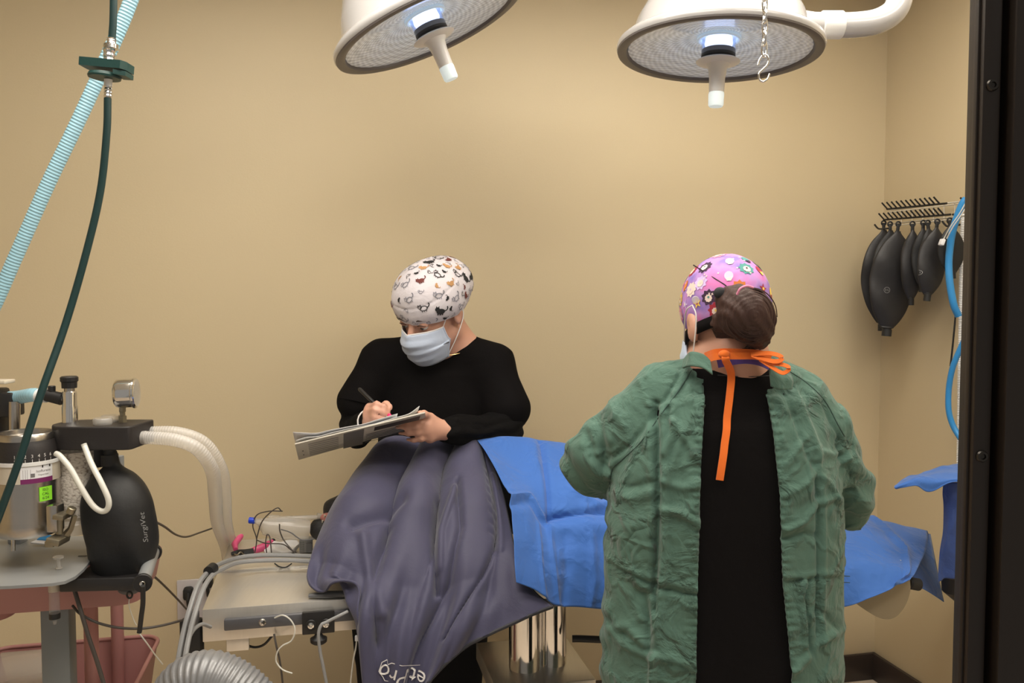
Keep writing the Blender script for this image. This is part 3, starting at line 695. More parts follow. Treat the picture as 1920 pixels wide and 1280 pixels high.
# breathing hoses
for i, (pts_, lab) in enumerate((([(253, 821, 1.755), (275, 820, 1.755), (330, 825, 1.75), (372, 843, 1.76), (398, 882, 1.80), (404, 930, 1.9), (408, 980, 2.1), (424, 1030, 2.4), (430, 1080, 2.5)], 'front one of the two clear corrugated breathing hoses'),
                                  ([(257, 813, 1.80), (280, 811, 1.80), (335, 812, 1.80), (384, 832, 1.82), (414, 880, 1.86), (421, 930, 1.96), (424, 980, 2.16), (436, 1030, 2.45), (440, 1080, 2.52)], 'rear one of the two clear corrugated breathing hoses'))):
    t = thing('breathing_hose', P(*pts_[0]), lab, 'breathing hose', 'breathing hoses')
    r = np.interp(np.arange((len(pts_) - 1) * 12 + 1), [0, 36, 60, 108], [.0135, .0145, .0155, .0155])
    one('hose', sweep(cr([P(*q) for q in pts_], 12), r, 20, ribs=(.0056, .0004)), M['milky'], t)
    one('cuff', cyl(P(*pts_[0]), P(*pts_[1]), .0148, seg=28, bev=.001), M['clearb'], t)
    a = P(*pts_[0]); one('port', cyl(a - A((.02, 0, 0)), a + A((.004, 0, 0)), .0115), M['blackp'], t)
# small card and holder below the vaporizer
cdo = thing('sample_packet', PZ(78, 1018, 1.002), 'small blue and white packet lying on the shelf under the vaporizer', 'packet')
one('packet', prism([(-.022, -.008), (.012, -.010), (.016, .010), (-.012, .012)], PZ(80, 1020, 1.003) + EZ * .004, nrm((1, .1, -.1)), nrm((0, 1, .2)), .003), M['paper'], cdo)
one('blue_end', prism([(-.012, .0), (.012, -.0), (.012, .016), (-.006, .016)], PZ(80, 1016, 1.007) + EZ * .004, nrm((1, .1, -.1)), nrm((0, 1, .5)), .002), M['bluetube'], cdo)
# syringe through the shelf
sy = thing('syringe', P(103, 1165, 1.66), 'clear syringe hanging upright through a hole in the grey shelf', 'syringe')
d = 1.655; xs = P(101, 1100, d)[0]; Zs = lambda py: zz(py, d)
one('barrel', lathe([(.010, Zs(1092)), (.0102, Zs(1094)), (.0102, Zs(1158)), (.004, Zs(1162)), (.003, Zs(1168)), (.0025, Zs(1168))], (xs + .003, d - .005, 0), I3, 28), M['clear'], sy)
one('barrel_label', lathe([(.0104, Zs(1092)), (.0106, Zs(1092)), (.0106, Zs(1106)), (.0104, Zs(1106))], (xs + .003, d - .005, 0), I3, 28), M['cream'], sy)
one('rubber_seal', lathe([(.001, Zs(1157)), (.0106, Zs(1157)), (.0106, Zs(1147)), (.001, Zs(1147))], (xs + .003, d - .005, 0), I3, 24), M['ink'], sy)
one('plunger', lathe([(.001, 1.001), (.007, 1.001), (.007, 1.002), (.004, 1.004), (.004, 1.022), (.0105, 1.023), (.0105, 1.026), (.001, 1.026)], (xs, d + .02, 0), I3, 24), M['clearb'], sy)

# ------------------------------------------------------------------ pink utility cart behind
pc = thing('utility_cart', PZ(190, 1190, .62) * A((1, 1, 0)), 'pink metal utility cart with a deep lower basket behind the grey post', 'cart')
def RC(u, v, z): return A((*(cart0 + EX * u + EY * v)[:2], z))
cart0 = PZ(302, 1190, .62)     # far right corner of the basket rim
def tray(zb, zt, w, l, th=.003, u1=0., v1=0., flare=.02):
    rim = rrect(w, l, .05, 6); low = rrect(w - flare * 2, l - flare * 2, .04, 6); b = MB(); n = len(rim); v = []
    for (rr, z) in ((rim, zt), (low, zb), ([(a * .985, c * .985) for a, c in low], zb + th), ([(a * .988, c * .988) for a, c in rim], zt)):
        v += [RC(u1 - w / 2 + a, v1 - l / 2 + c, z) for a, c in rr]
    f = [[k * n + i, k * n + (i + 1) % n, (k + 1) * n + (i + 1) % n, (k + 1) * n + i] for k in range(3) for i in range(n)]
    f += [[3 * n + i, 3 * n + (i + 1) % n, (i + 1) % n, i] for i in range(n)] + [[n + i for i in range(n)], [2 * n + i for i in range(n)][::-1]]
    return A(v), f
bk = one('lower_basket', tray(.48, .62, .42, .40), M['pink'], pc)
rm = [RC(-.21 + a, -.20 + c, .62) for a, c in rrect(.42, .40, .05, 6)]; one('basket_rim', sweep(rm + [rm[0]], .0055, 10), M['pink'], bk)
for k in range(9):
    one('slot', box(RC(-.012 - .0, -.06 - .02 * k, .545), (.004, .008, .03), ROOM), M['ink'], bk) if k < 0 else None
top = one('upper_tray', tray(.905, .965, .50, .26, u1=.075, v1=-.31, flare=.012), M['pink'], pc)
one('bottom_tray', tray(.10, .22, .42, .40), M['pink'], pc)
for (u, v) in ((-.105, -.03), (-.088, -.34), (-.40, -.06), (-.40, -.36)):
    one('leg', cyl(RC(u, v, .04), RC(u, v, .89), .016, seg=16), M['pink'], pc)
    c = RC(u, v, 0); one('caster', cyl(c + A((-.01, 0, .024)), c + A((.01, 0, .024)), .024, seg=20, bev=.003), M['rubber'], pc)
one('side_bin', lathe([(.001, zz(1172, 1.75)), (.05, zz(1170, 1.75)), (.062, zz(1158, 1.75)), (.068, zz(1100, 1.75)), (.001, zz(1098, 1.75))], (P(-20, 1130, 1.80)[0], 1.80, 0), ROOM, 24), M['pink'], pc)
# clear boxes lying in the basket
cb = thing('storage_box', RC(-.29, -.18, .485), 'clear plastic box with a lid lying in the pink basket', 'plastic box')
one('box', box(RC(-.29, -.18, .555), (.17, .22, .13), ROOM, .01), M['clear'], cb); one('lid', box(RC(-.29, -.18, .628), (.18, .23, .012), ROOM, .004), M['clearb'], cb)
c2 = thing('oxygen_mask', RC(-.12, -.25, .485), 'crumpled clear mask and tubing lying in the pink basket', 'mask')
one('cup', lathe([(.045, 0), (.05, .004), (.045, .02), (.03, .04), (.012, .055), (.012, .07), (.010, .07)], RC(-.11, -.28, .49), frame((.3, -.2, 1)), 28), M['clearb'], c2)
one('tubing', tube([RC(-.11, -.28, .55), RC(-.06, -.20, .56), RC(-.08, -.12, .52), RC(-.16, -.10, .50), RC(-.18, -.2, .50)], .006, 10), M['clear'], c2)

# ------------------------------------------------------------------ wall outlet and plugs
ou = thing('wall_outlet', on_back(358, 1122), 'white double wall outlet plate behind the steel table', 'outlet')
oc = on_back(366, 1122, .006); one('cover_plate', box(oc, (.115, .010, .135), ROOM, .003), M['outlet'], ou)
for k, (px, py) in enumerate(((353, 1112), (390, 1090))):
    t = thing('power_plug', on_back(px, py, .03), ('black plug pushed into the left side of the wall outlet', 'black plug half hidden behind the table corner')[k], 'plug', 'plugs in the outlet')
    one('body', box(on_back(px, py, .028), (.032, .035, .042), ROOM, .009), M['rubber'], t)
    c = on_back(px, py, .05); one('strain_relief', sweep([c, c - EZ * .02 - EY * .01, c - EZ * .05], [.008, .006, .005], 12), M['rubber'], t)
# ------------------------------------------------------------------ operating table
TN = PZ(379, 1143, .85)
def TP(u, v, z): return A((*(TN + EX * u + EY * v)[:2], z))        # u along the table, v away from the camera
ot = thing('operating_table', TP(.9, .27, 0), 'stainless steel operating table under the patient with a chrome column', 'operating table')
hs = one('head_section', box(TP(.19, .272, .8125), (.38, .545, .075), ROOM, .0015), M['steelh'], ot)
one('hinged_plate', box(TP(.19, .40, .8525), (.365, .28, .005), ROOM, .001), M['steelh'], hs)
for v_ in (.012, .53):
    one('mounting_foot', box(TP(.075, v_, .77), (.05, .012, .05), ROOM, .002), M['steelh'], hs)
b = MB(); b.add(box(TP(1.11, .23, .815), (1.46, .40, .03), ROOM, .004), M['steelh']); ts = b.build('table_top', ot)
one('under_frame', box(TP(1.15, .20, .785), (.95, .30, .03), ROOM, .003), M['rail'], ot)
one('side_rail', box(TP(.213, -.008, .815), (.33, .014, .026), ROOM, .003), M['rail'], ot)
sc = TP(.132, -.015, .816)
b = MB(); b.add(lathe([(0, 0), (.0085, 0), (.0085, .001), (.006, .0035), (0, .004)], sc, frame(-EY), 24), M['chrome'])
for a_ in (0.78, 2.35): b.add(box(sc - EY * .004, (.008, .0015, .0012), np.stack([EX * math.cos(a_) + EZ * math.sin(a_), EY, -EX * math.sin(a_) + EZ * math.cos(a_)], 1)), M['ink'])
b.build('rail_screw', ot)
# right end leaf with rounded corner, lowered
re = [(0, 0), (.16, .0), (.30, -.03), (.37, -.09), (.375, -.14), (.33, -.17), (.22, -.165), (0, -.10)]
e0 = P(1500, 1075, 2.22); 
lf = cr([(P(1590, 1120, 2.2)), P(1625, 1145, 2.19), P(1655, 1160, 2.19), P(1680, 1156, 2.2), P(1700, 1130, 2.21), P(1707, 1095, 2.22), P(1690, 1070, 2.23), P(1590, 1070, 2.22)], 5)
nl = len(lf); sh = A([.02, .30, .03]); V_ = np.vstack([lf, lf + sh]); F_ = [list(range(nl))[::-1], list(range(nl, 2 * nl))] + [[i, (i + 1) % nl, nl + (i + 1) % nl, nl + i] for i in range(nl)]
M['leaf'] = mat('tan_steel_leaf', (.30, .25, .17), .4, metal=.6, var=.08, vscale=9)
one('end_leaf', (V_, F_), M['leaf'], ot)
one('leaf_knob', cyl(P(1703, 1092, 2.26), P(1724, 1096, 2.27), .017, bev=.004), M['rubber'], ot)
# column
c1 = P(985, 1200, 2.22); 
one('column', cyl((c1[0], 2.22, .50), (c1[0], 2.22, .775), .045, seg=48), M['chrome'], ot)
c2_ = P(1035, 1200, 2.25); one('column', cyl((c2_[0], 2.25, .50), (c2_[0], 2.25, .775), .040, seg=48), M['chrome'], ot)
one('pedestal_top', box((P(1000, 1280, 2.22)[0], 2.26, .525), (.27, .30, .05), ROOM, .003), M['steelh'], ot)
one('pedestal', box((P(1000, 1280, 2.22)[0], 2.26, .28), (.20, .22, .46), ROOM, .005), M['steelh'], ot)
one('foot', box((P(1000, 1280, 2.22)[0], 2.26, .03), (.75, .42, .06), ROOM, .01), M['steelh'], ot)
one('column_bolt', cyl(P(944, 1272, 2.18), P(944, 1268, 2.18), .008, seg=6), M['ink'], ot)
one('tilt_lever', tube([P(1073, 1197, 2.2), P(1090, 1197, 2.2), P(1140, 1199, 2.2), P(1250, 1202, 2.2)], .0095, 16), M['blackp'], ot)
# clamp on the rail
cl = thing('rail_clamp', TP(.262, -.02, .77), 'black square clamp with two chrome screws on the table side rail', 'clamp')
cc = TP(.257, -.020, .808); one('plate', box(cc, (.073, .012, .052), ROOM, .002), M['blackp'], cl)
for s_ in (-1, 1):
    q = cc + EX * s_ * .017 - EY * .006 - EZ * .003; one('washer', cyl(q, q - EY * .004, .0125, seg=28, bev=.001), M['blackp'], cl)
    one('screw', lathe([(0, 0), (.0075, 0), (.007, .003), (.0035, .0045), (.003, .002), (0, .002)], q - EY * .004, frame(-EY), 24), M['chrome'], cl)
k0 = cc - EZ * .028; one('knob', lathe([(.001, -.022), (.014, -.022), (.019, -.018), (.0195, -.010), (.012, -.006), (.008, 0), (.001, 0)], k0, I3, 20), M['blackp'], cl)
# black joint with ball knob under the blanket
cj = thing('clamp_joint', TP(.36, -.03, .76), 'black clamp joint with a round knob beside the hanging blanket edge', 'clamp')
one('ball_knob', ellip(TP(.362, -.045, .838), (.0215, .0215, .0215)), M['blackp'], cj)
one('body', sweep([TP(.352, .01, .862), TP(.362, -.03, .845), TP(.367, -.036, .80), TP(.372, -.030, .755)], [.016, .022, .026, .018], 16), M['blackp'], cj)
one('bracket', box(TP(.375, -.01, .79), (.05, .03, .09), ROOM, .004), M['blackp'], cj)
one('gel_strip', sweep([TP(.235, .02, .857), TP(.27, .015, .859), TP(.31, .01, .859), TP(.35, .0, .858)], [.006, .011, .010, .008], 14, flat=.8), M['cordd'], cj)

# ------------------------------------------------------------------ warming blanket
def fabric(name, col, rough=.75, bump=.12, bscale=90, wr=.35, wscale=14, stretch=(1, 1, 1), sheen=.2, var=.03, crum=0., cscale=11):
    m = mat(name, col, rough, var=var, vscale=6, sheen=sheen, spec=.22 if max(col) > .01 else .04); N = m.node_tree.nodes; L = m.node_tree.links; b_ = N['Principled BSDF']
    tc = N.new('ShaderNodeTexCoord'); mp = N.new('ShaderNodeMapping'); mp.inputs['Scale'].default_value = stretch; L.new(tc.outputs['Object'], mp.inputs[0])
    n1 = N.new('ShaderNodeTexNoise'); n1.inputs['Scale'].default_value = wscale; n1.inputs['Detail'].default_value = 7; n1.inputs['Distortion'].default_value = .6; L.new(mp.outputs[0], n1.inputs['Vector'])
    n2 = N.new('ShaderNodeTexNoise'); n2.inputs['Scale'].default_value = bscale * 6; n2.inputs['Detail'].default_value = 2; L.new(mp.outputs[0], n2.inputs['Vector'])
    b1 = N.new('ShaderNodeBump'); b1.inputs['Strength'].default_value = wr; b1.inputs['Distance'].default_value = .02; L.new(n1.outputs['Fac'], b1.inputs['Height'])
    if crum:
        prev = b1
        for sc_, st_ in ((cscale, 1.), (cscale * 2.1, .6)):
            ds = N.new('ShaderNodeTexNoise'); ds.inputs['Scale'].default_value = sc_ * .8; ds.inputs['Detail'].default_value = 2; L.new(mp.outputs[0], ds.inputs['Vector'])
            ad = N.new('ShaderNodeMix'); ad.data_type = 'VECTOR'; ad.inputs['Factor'].default_value = .12; L.new(mp.outputs[0], ad.inputs[4]); L.new(ds.outputs['Color'], ad.inputs[5])
            vo = N.new('ShaderNodeTexVoronoi'); vo.feature = 'DISTANCE_TO_EDGE'; vo.inputs['Scale'].default_value = sc_; L.new(ad.outputs[1], vo.inputs['Vector'])
            mr = N.new('ShaderNodeMapRange'); mr.interpolation_type = 'SMOOTHSTEP'; L.new(vo.outputs['Distance'], mr.inputs[0]); mr.inputs[1].default_value = 0; mr.inputs[2].default_value = .16; mr.inputs[3].default_value = 1; mr.inputs[4].default_value = 0
            mk_ = N.new('ShaderNodeMapRange'); L.new(n1.outputs['Fac'], mk_.inputs[0]); mk_.inputs[1].default_value = .42; mk_.inputs[2].default_value = .62
            mu = N.new('ShaderNodeMath'); mu.operation = 'MULTIPLY'; L.new(mr.outputs[0], mu.inputs[0]); L.new(mk_.outputs[0], mu.inputs[1])
            bc = N.new('ShaderNodeBump'); bc.inputs['Strength'].default_value = crum * st_; bc.inputs['Distance'].default_value = .012; L.new(mu.outputs[0], bc.inputs['Height']); L.new(prev.outputs[0], bc.inputs['Normal']); prev = bc
        b1 = prev
    b2 = N.new('ShaderNodeBump'); b2.inputs['Strength'].default_value = bump; b2.inputs['Distance'].default_value = .002; L.new(n2.outputs['Fac'], b2.inputs['Height']); L.new(b1.outputs[0], b2.inputs['Normal']); L.new(b2.outputs[0], b_.inputs['Normal'])
    return m
M['blanket'] = fabric('slate_nylon', (.055, .053, .098), .55, wr=.25, wscale=10)
M['blanketin'] = mat('dark_lining', (.02, .02, .025), .7)
M['drape'] = fabric('blue_drape_paper', (.036, .122, .40), .7, wr=.22, wscale=9, bump=.05, crum=.25, cscale=7)
M['drapeb'] = fabric('darker_blue_wrap', (.03, .06, .2), .65, wr=.5, wscale=14, bump=.05)
def PR(l): return [P(*q) for q in l]
cols = [
 [(690, 905, 2.44), (697, 868, 2.40), (703, 857, 2.36), (680, 890, 2.30), (655, 928, 2.20), (618, 985, 2.10), (592, 1035, 2.02), (577, 1073, 1.95), (579, 1092, 1.92), (592, 1104, 1.90)],
 [(735, 905, 2.40), (740, 865, 2.39), (742, 850, 2.35), (715, 900, 2.25), (693, 935, 2.15), (665, 990, 2.05), (645, 1045, 1.97), (633, 1083, 1.93), (640, 1104, 1.90), (668, 1124, 1.86)],
 [(780, 900, 2.40), (783, 860, 2.38), (785, 843, 2.34), (762, 895, 2.23), (745, 940, 2.13), (722, 1000, 2.03), (706, 1060, 1.95), (696, 1120, 1.88), (691, 1190, 1.84), (702, 1370, 1.81)],
 [(835, 900, 2.40), (840, 855, 2.38), (845, 835, 2.34), (822, 885, 2.24), (806, 940, 2.13), (788, 1005, 2.04), (776, 1070, 1.95), (764, 1140, 1.89), (752, 1215, 1.85), (742, 1375, 1.82)],
 [(862, 900, 2.40), (868, 855, 2.38), (874, 837, 2.34), (862, 880, 2.25), (855, 940, 2.14), (846, 1005, 2.04), (838, 1070, 1.96), (828, 1140, 1.90), (815, 1210, 1.86), (790, 1300, 1.84)],
 [(882, 900, 2.40), (888, 855, 2.38), (893, 834, 2.34), (902, 880, 2.26), (908, 940, 2.15), (910, 1005, 2.05), (908, 1060, 1.97), (903, 1110, 1.92), (895, 1155, 1.88), (874, 1212, 1.86)],
 [(890, 900, 2.41), (896, 855, 2.39), (900, 835, 2.35), (925, 875, 2.27), (942, 925, 2.17), (955, 985, 2.08), (964, 1030, 2.01), (975, 1070, 1.97), (1000, 1108, 1.94), (1036, 1136, 1.92)]]
cols = [PR(c) for c in cols]
rows = [[cols[j][i] for j in range(len(cols))] for i in range(len(cols[0]))]
G = patch(rows, 22, 18); N_ = gridnormals(G)
if N_[40, 60][1] > 0: N_ = -N_
nr, nc = G.shape[:2]
seams = [2.05, 3.35, 5.42]
H = np.zeros((nr, nc))
for i in range(nr):
    v = i / 18.0
    for j in range(nc):
        u = j / 22.0
        # the tubes of the quilt, strong over the top and fading where it hangs
        ss = [-.25] + [s + .12 * math.sin(v * 1.3 + k) for k, s in enumerate(seams)] + [6.3]
        for k in range(len(ss) - 1):
            if ss[k] <= u < ss[k + 1]:
                w = ss[k + 1] - ss[k]; t = (u - ss[k]) / w; bul = (abs(math.sin(math.pi * t)) ** .6) * min(w, 1.0)
                break
        fade = 1 if v < 4.5 else max(.12, 1 - (v - 4.5) / 2.2)
        if u > 5.3: fade *= .55 * max(0, (6 - u) / .7)
        h = .055 * bul * fade * min(1, .45 + v / 4)
        q = G[i, j]
        h += .010 * nz(q, (9, 9, 5), 3) * min(1, v / 3)
        # long soft folds of the hanging part
        if v > 5.5:
            f = min(1, (v - 5.5) / 1.5); h += f * .012 * math.sin(u * 5.1 + .5 * v + 1.2 * nz(q, (4, 4, 4), 8)) + f * .004 * math.sin(u * 13 + v)
        H[i, j] = h
def crease(Hm, pts, depth, w):
    """a pinched valley (depth<0) or ridge along a polyline in (u, v)"""
    pts = A(pts, dtype=float)
    uu = np.arange(nc) / 22.0; vv = np.arange(nr) / 18.0; U, Vv = np.meshgrid(uu, vv); best = np.full(U.shape, 9.)
    for a, b_ in zip(pts[:-1], pts[1:]):
        ba = b_ - a; t = np.clip(((U - a[0]) * ba[0] + (Vv - a[1]) * ba[1]) / (ba @ ba), 0, 1)
        best = np.minimum(best, np.hypot(U - a[0] - t * ba[0], Vv - a[1] - t * ba[1]))
    Hm += depth * np.exp(-(best / w) ** 2)
crease(H, [(1.1, 5.2), (1.9, 4.6), (2.3, 4.3)], -.02, .16); crease(H, [(2.1, 5.0), (2.0, 6.5), (2.25, 8)], -.02, .12); crease(H, [(1.5, 5.4), (1.85, 6.3), (2.3, 7.4)], .012, .14)
crease(H, [(3.3, 4.2), (3.55, 5.5), (3.8, 6.6)], -.022, .10); crease(H, [(4.0, 3.8), (4.25, 5.0), (4.1, 6.4), (3.3, 8.5)], -.018, .10); crease(H, [(3.9, 4.0), (3.7, 5.0), (3.75, 6)], .014, .10)
crease(H, [(5.35, 3), (5.5, 4.5), (5.3, 5.6), (4.3, 8)], -.014, .07); crease(H, [(5.7, 3.4), (5.55, 5.8)], .008, .1)
for v0 in np.arange(2.6, 5.4, .28): crease(H, [(5.12, v0), (5.42, v0 + .1)], -.006, .05)
G2 = G + N_ * H[:, :, None]
wb = thing('warming_blanket', TP(.45, .25, .86), 'slate grey quilted warming blanket draped over the patient and hanging in front', 'blanket')
gm = gridmesh(G2); o = one('blanket', gm, M['blanket'], wb, sharp=0, solid=.006)
edge = list(G2[:, -1][18 * 2:]) ; one('edge_piping', sweep(edge[::3], .0035, 8), M['blanketin'], wb)
edge = list(G2[-1, 22 * 2 + 4:]); one('hem_piping', sweep(edge[::3], .0045, 8), M['blanketin'], wb)
bv = bvh_of(gm)
def logo(vf, m, b):
    X = nrm(P(800, 1281, 1.83) - P(720, 1262, 1.83)); Yv = nrm(np.cross(X, (0, 1, 0))); Yv = Yv if Yv[2] > 0 else -Yv
    d_ = decal(bv, vf, P(760, 1288, 1.78), -X, -Yv, (0, 1, 0), .0085)
    if d_: b.add(d_, m)
b = MB(); logo(text2d('VetPro', .048), M['whiteink'], b)
def outl(poly, w=.0012):
    v = []; n = len(poly)
    for i, (x, y) in enumerate(poly): v += [(x, y), (x * (1 - w / .05 * 1.0), y * (1 - w / .02))]
    return v, [[2 * i, (2 * i + 2) % (2 * n), (2 * i + 3) % (2 * n), 2 * i + 1] for i in range(n)]
fr_ = [(-.062, .024), (-.02, .0245), (.02, .0245), (.044, .024), (.052, .016), (.056, .026), (.066, .02), (.068, .0), (.056, -.012), (.05, -.02), (.0, -.024), (-.05, -.022), (-.066, .0)]
logo(outl([(a, -b_) for a, b_ in fr_]), M['whiteink'], b); b.build('logo', wb, fix=False)

# ------------------------------------------------------------------ surgical drape over the patient
dc_ = [
 [(905, 905, 2.40), (893, 850, 2.38), (888, 822, 2.32), (918, 865, 2.20), (941, 905, 2.12), (955, 930, 2.06), (959, 985, 2.00), (962, 1040, 1.94), (964, 1068, 1.91), (966, 1092, 1.895)],
 [(955, 905, 2.42), (950, 850, 2.38), (945, 822, 2.34), (962, 865, 2.25), (980, 905, 2.17), (990, 930, 2.12), (993, 985, 2.04), (996, 1040, 1.98), (998, 1080, 1.94), (1000, 1108, 1.915)],
 [(1010, 905, 2.46), (1008, 850, 2.42), (1005, 827, 2.38), (1012, 865, 2.27), (1018, 905, 2.19), (1022, 945, 2.13), (1024, 985, 2.085), (1028, 1040, 2.01), (1032, 1090, 1.965), (1038, 1134, 1.935)],
 [(1080, 905, 2.58), (1078, 860, 2.49), (1074, 836, 2.41), (1078, 870, 2.30), (1080, 905, 2.22), (1082, 945, 2.15), (1083, 985, 2.10), (1084, 1040, 2.04), (1086, 1090, 2.005), (1088, 1138, 1.985)],
 [(1170, 930, 2.60), (1165, 900, 2.50), (1160, 880, 2.42), (1160, 900, 2.34), (1160, 930, 2.27), (1160, 955, 2.20), (1160, 990, 2.13), (1160, 1040, 2.07), (1160, 1090, 2.03), (1160, 1142, 2.01)],
 [(1350, 950, 2.62), (1350, 930, 2.54), (1350, 915, 2.46), (1350, 925, 2.40), (1350, 945, 2.33), (1350, 965, 2.26), (1350, 995, 2.18), (1350, 1040, 2.11), (1350, 1090, 2.07), (1350, 1140, 2.05)],
 [(1560, 990, 2.70), (1560, 970, 2.62), (1560, 955, 2.54), (1560, 965, 2.46), (1560, 980, 2.38), (1560, 1000, 2.31), (1560, 1030, 2.24), (1560, 1060, 2.19), (1560, 1100, 2.16), (1560, 1140, 2.14)],
 [(1650, 1000, 2.72), (1645, 985, 2.64), (1635, 973, 2.55), (1642, 985, 2.47), (1648, 1005, 2.39), (1655, 1025, 2.32), (1664, 1050, 2.26), (1670, 1070, 2.21), (1665, 1094, 2.18), (1640, 1119, 2.15)],
 [(1745, 1010, 2.75), (1742, 1005, 2.68), (1738, 998, 2.58), (1738, 1008, 2.51), (1736, 1022, 2.44), (1732, 1040, 2.38), (1725, 1055, 2.31), (1718, 1070, 2.25), (1712, 1082, 2.21), (1708, 1090, 2.18)]]
dc_ = [PR(c) for c in dc_]
rows = [[dc_[j][i] for j in range(len(dc_))] for i in range(len(dc_[0]))]
D_ = patch(rows, 18, 12); Nd = gridnormals(D_)
if Nd[40, 40][1] > 0: Nd = -Nd
nr, nc = D_.shape[:2]; H = np.zeros((nr, nc))
for i in range(nr):
    for j in range(nc):
        q = D_[i, j]; u = j / 18.; v = i / 12.
        H[i, j] = .006 * nz(q, (9, 6, 8), 5) + .003 * nz(q, (22, 9, 16), 9)
def crease2(pts, depth, w):
    pts = A(pts, dtype=float); uu = np.arange(nc) / 18.0; vv = np.arange(nr) / 12.0; U, Vv = np.meshgrid(uu, vv); best = np.full(U.shape, 9.)
    for a, b_ in zip(pts[:-1], pts[1:]):
        ba = b_ - a; t = np.clip(((U - a[0]) * ba[0] + (Vv - a[1]) * ba[1]) / (ba @ ba), 0, 1)
        best = np.minimum(best, np.hypot((U - a[0] - t * ba[0]) * 1.0, (Vv - a[1] - t * ba[1])))
    H[:] += depth * np.exp(-(best / w) ** 2)
crease2([(2.1, 2.1), (2.12, 4), (2.1, 5.9)], -.012, .09); crease2([(2.1, 5.7), (3.2, 5.4), (4.6, 5.1)], -.014, .16); crease2([(2.3, 6.2), (3.4, 6.1), (4.3, 6.0)], .010, .3)
crease2([(.0, 5.0), (1.0, 5.0), (2.0, 5.8)], .007, .12); crease2([(.0, 5.35), (1.0, 5.3), (2.0, 6.1)], -.006, .14)
crease2([(2.6, 6.4), (2.65, 7.5), (2.4, 8.8)], -.006, .15); crease2([(3.4, 6.4), (3.5, 8.0), (3.3, 9)], .007, .12); crease2([(1.4, 6), (1.5, 8.9)], .005, .12); crease2([(2.1, 6), (2.2, 9)], .006, .1)
crease2([(7.0, 2.2), (7.5, 5.0), (7.6, 8.9)], .012, .10); crease2([(3.0, 4.4), (3.6, 4.9), (4.2, 4.5)], .008, .15)
D2 = D_ + Nd * (H[:, :, None] + .004)
sd = one('surgical_drape', gridmesh(D2), M['drape'], sharp=30, solid=.0015)
tag(sd, 'blue paper surgical drape covering the patient between the blanket and the table end', 'drape')
# rear flap hanging over the end of the table
fl_ = [[P(1634, 973, 2.555), P(1690, 990, 2.60), P(1748, 1003, 2.66)], [P(1660, 1030, 2.40), P(1710, 1040, 2.45), P(1757, 1050, 2.55)], [P(1700, 1083, 2.31), P(1730, 1090, 2.36), P(1766, 1095, 2.44)], [P(1715, 1096, 2.28), P(1745, 1112, 2.33), P(1774, 1131, 2.38)]]
g_ = patch(fl_, 10, 10); sf = one('surgical_drape', gridmesh(g_ + A((0, .012, 0))), M['drape'], sharp=0, solid=.0015)
tag(sf, 'blue drape corner hanging in a point off the right end of the table', 'drape')

# ------------------------------------------------------------------ the patient: a black dog on its side, mouth open around the tube
M['fur'] = mat('black_fur', (.010, .009, .009), .55, bump=.35, bscale=180, stretch=(1, 1, 3))
M['gum'] = mat('pink_gum', (.42, .16, .14), .35, bump=.1, bscale=120)
M['tooth'] = mat('tooth', (.7, .62, .5), .3)
dg = thing('patient_dog', TP(.5, .3, .87), 'black furred dog lying under the blanket with its open muzzle at the left', 'dog')
G = Vol((-.72, 1.95, .85), (.25, 2.62, 1.16), .006)
G.chain([P(601, 991, 2.24), P(622, 993, 2.25), P(680, 985, 2.3)], [.030, .036, .05], .02)      # lower jaw side
G.chain([P(626, 953, 2.28), P(650, 950, 2.3), P(700, 960, 2.32)], [.030, .032, .06], .02)        # upper muzzle
G.ell(P(716, 985, 2.3), (.09, .08, .085), I3, .03)
G.chain([P(720, 985, 2.3), P(790, 970, 2.32), P(900, 930, 2.33), P(1040, 930, 2.36), P(1090, 960, 2.37)], [.07, .075, .11, .10, .09], .03)
G.chain([P(650, 935, 2.33), P(632, 945, 2.36)], [.02, .012], .01)
v, f = G.mesh(2); v = A([q + A((0, 0, 1)) * .003 * nz(q, (40, 40, 20)) for q in v]); one('body', (v, f.tolist()), M['fur'], dg, sharp=0, fix=False)
one('mouth', ellip(P(614, 970, 2.235), (.020, .016, .013)), M['gum'], dg)
for (px, py) in ((607, 965), (612, 980), (603, 975)): one('tooth', cyl(P(px + 2, py, 2.219), P(px + 1, py + 5, 2.219), .003, .0008, 8), M['tooth'], dg)
# tube set: clear airway tube and collapsed clear bag with blue cap
tb = thing('airway_tube', P(560, 975, 2.24), 'clear airway tube and connector running into the dog mouth', 'tube')
one('tube', tube([P(520, 974, 2.22), P(560, 971, 2.22), P(600, 970, 2.24), P(625, 974, 2.27)], .0068, 14), M['clearb'], tb)
one('connector', sweep([P(505, 972, 2.22), P(524, 973, 2.22), P(526, 973, 2.22), P(548, 972, 2.22)], [.011, .011, .0085, .0085], 20), M['clear'], tb)
one('tape', cyl(P(594, 967, 2.235), P(602, 968, 2.24), .0085), M['clearb'], tb)
fb = thing('fluid_bottle', P(540, 1005, 2.2), 'clear plastic bottle with a blue cap lying on the steel table', 'bottle')
one('bottle', sweep([P(478, 976, 2.18), P(487, 978, 2.18), P(498, 986, 2.19), P(530, 990, 2.20), P(560, 992, 2.21), P(578, 993, 2.22)], [.006, .010, .024, .031, .029, .027], 24), M['clearb'], fb)
one('cap', cyl(P(467, 975, 2.18), P(478, 976, 2.18), .0085, seg=20, bev=.001), M['bluecap'], fb)
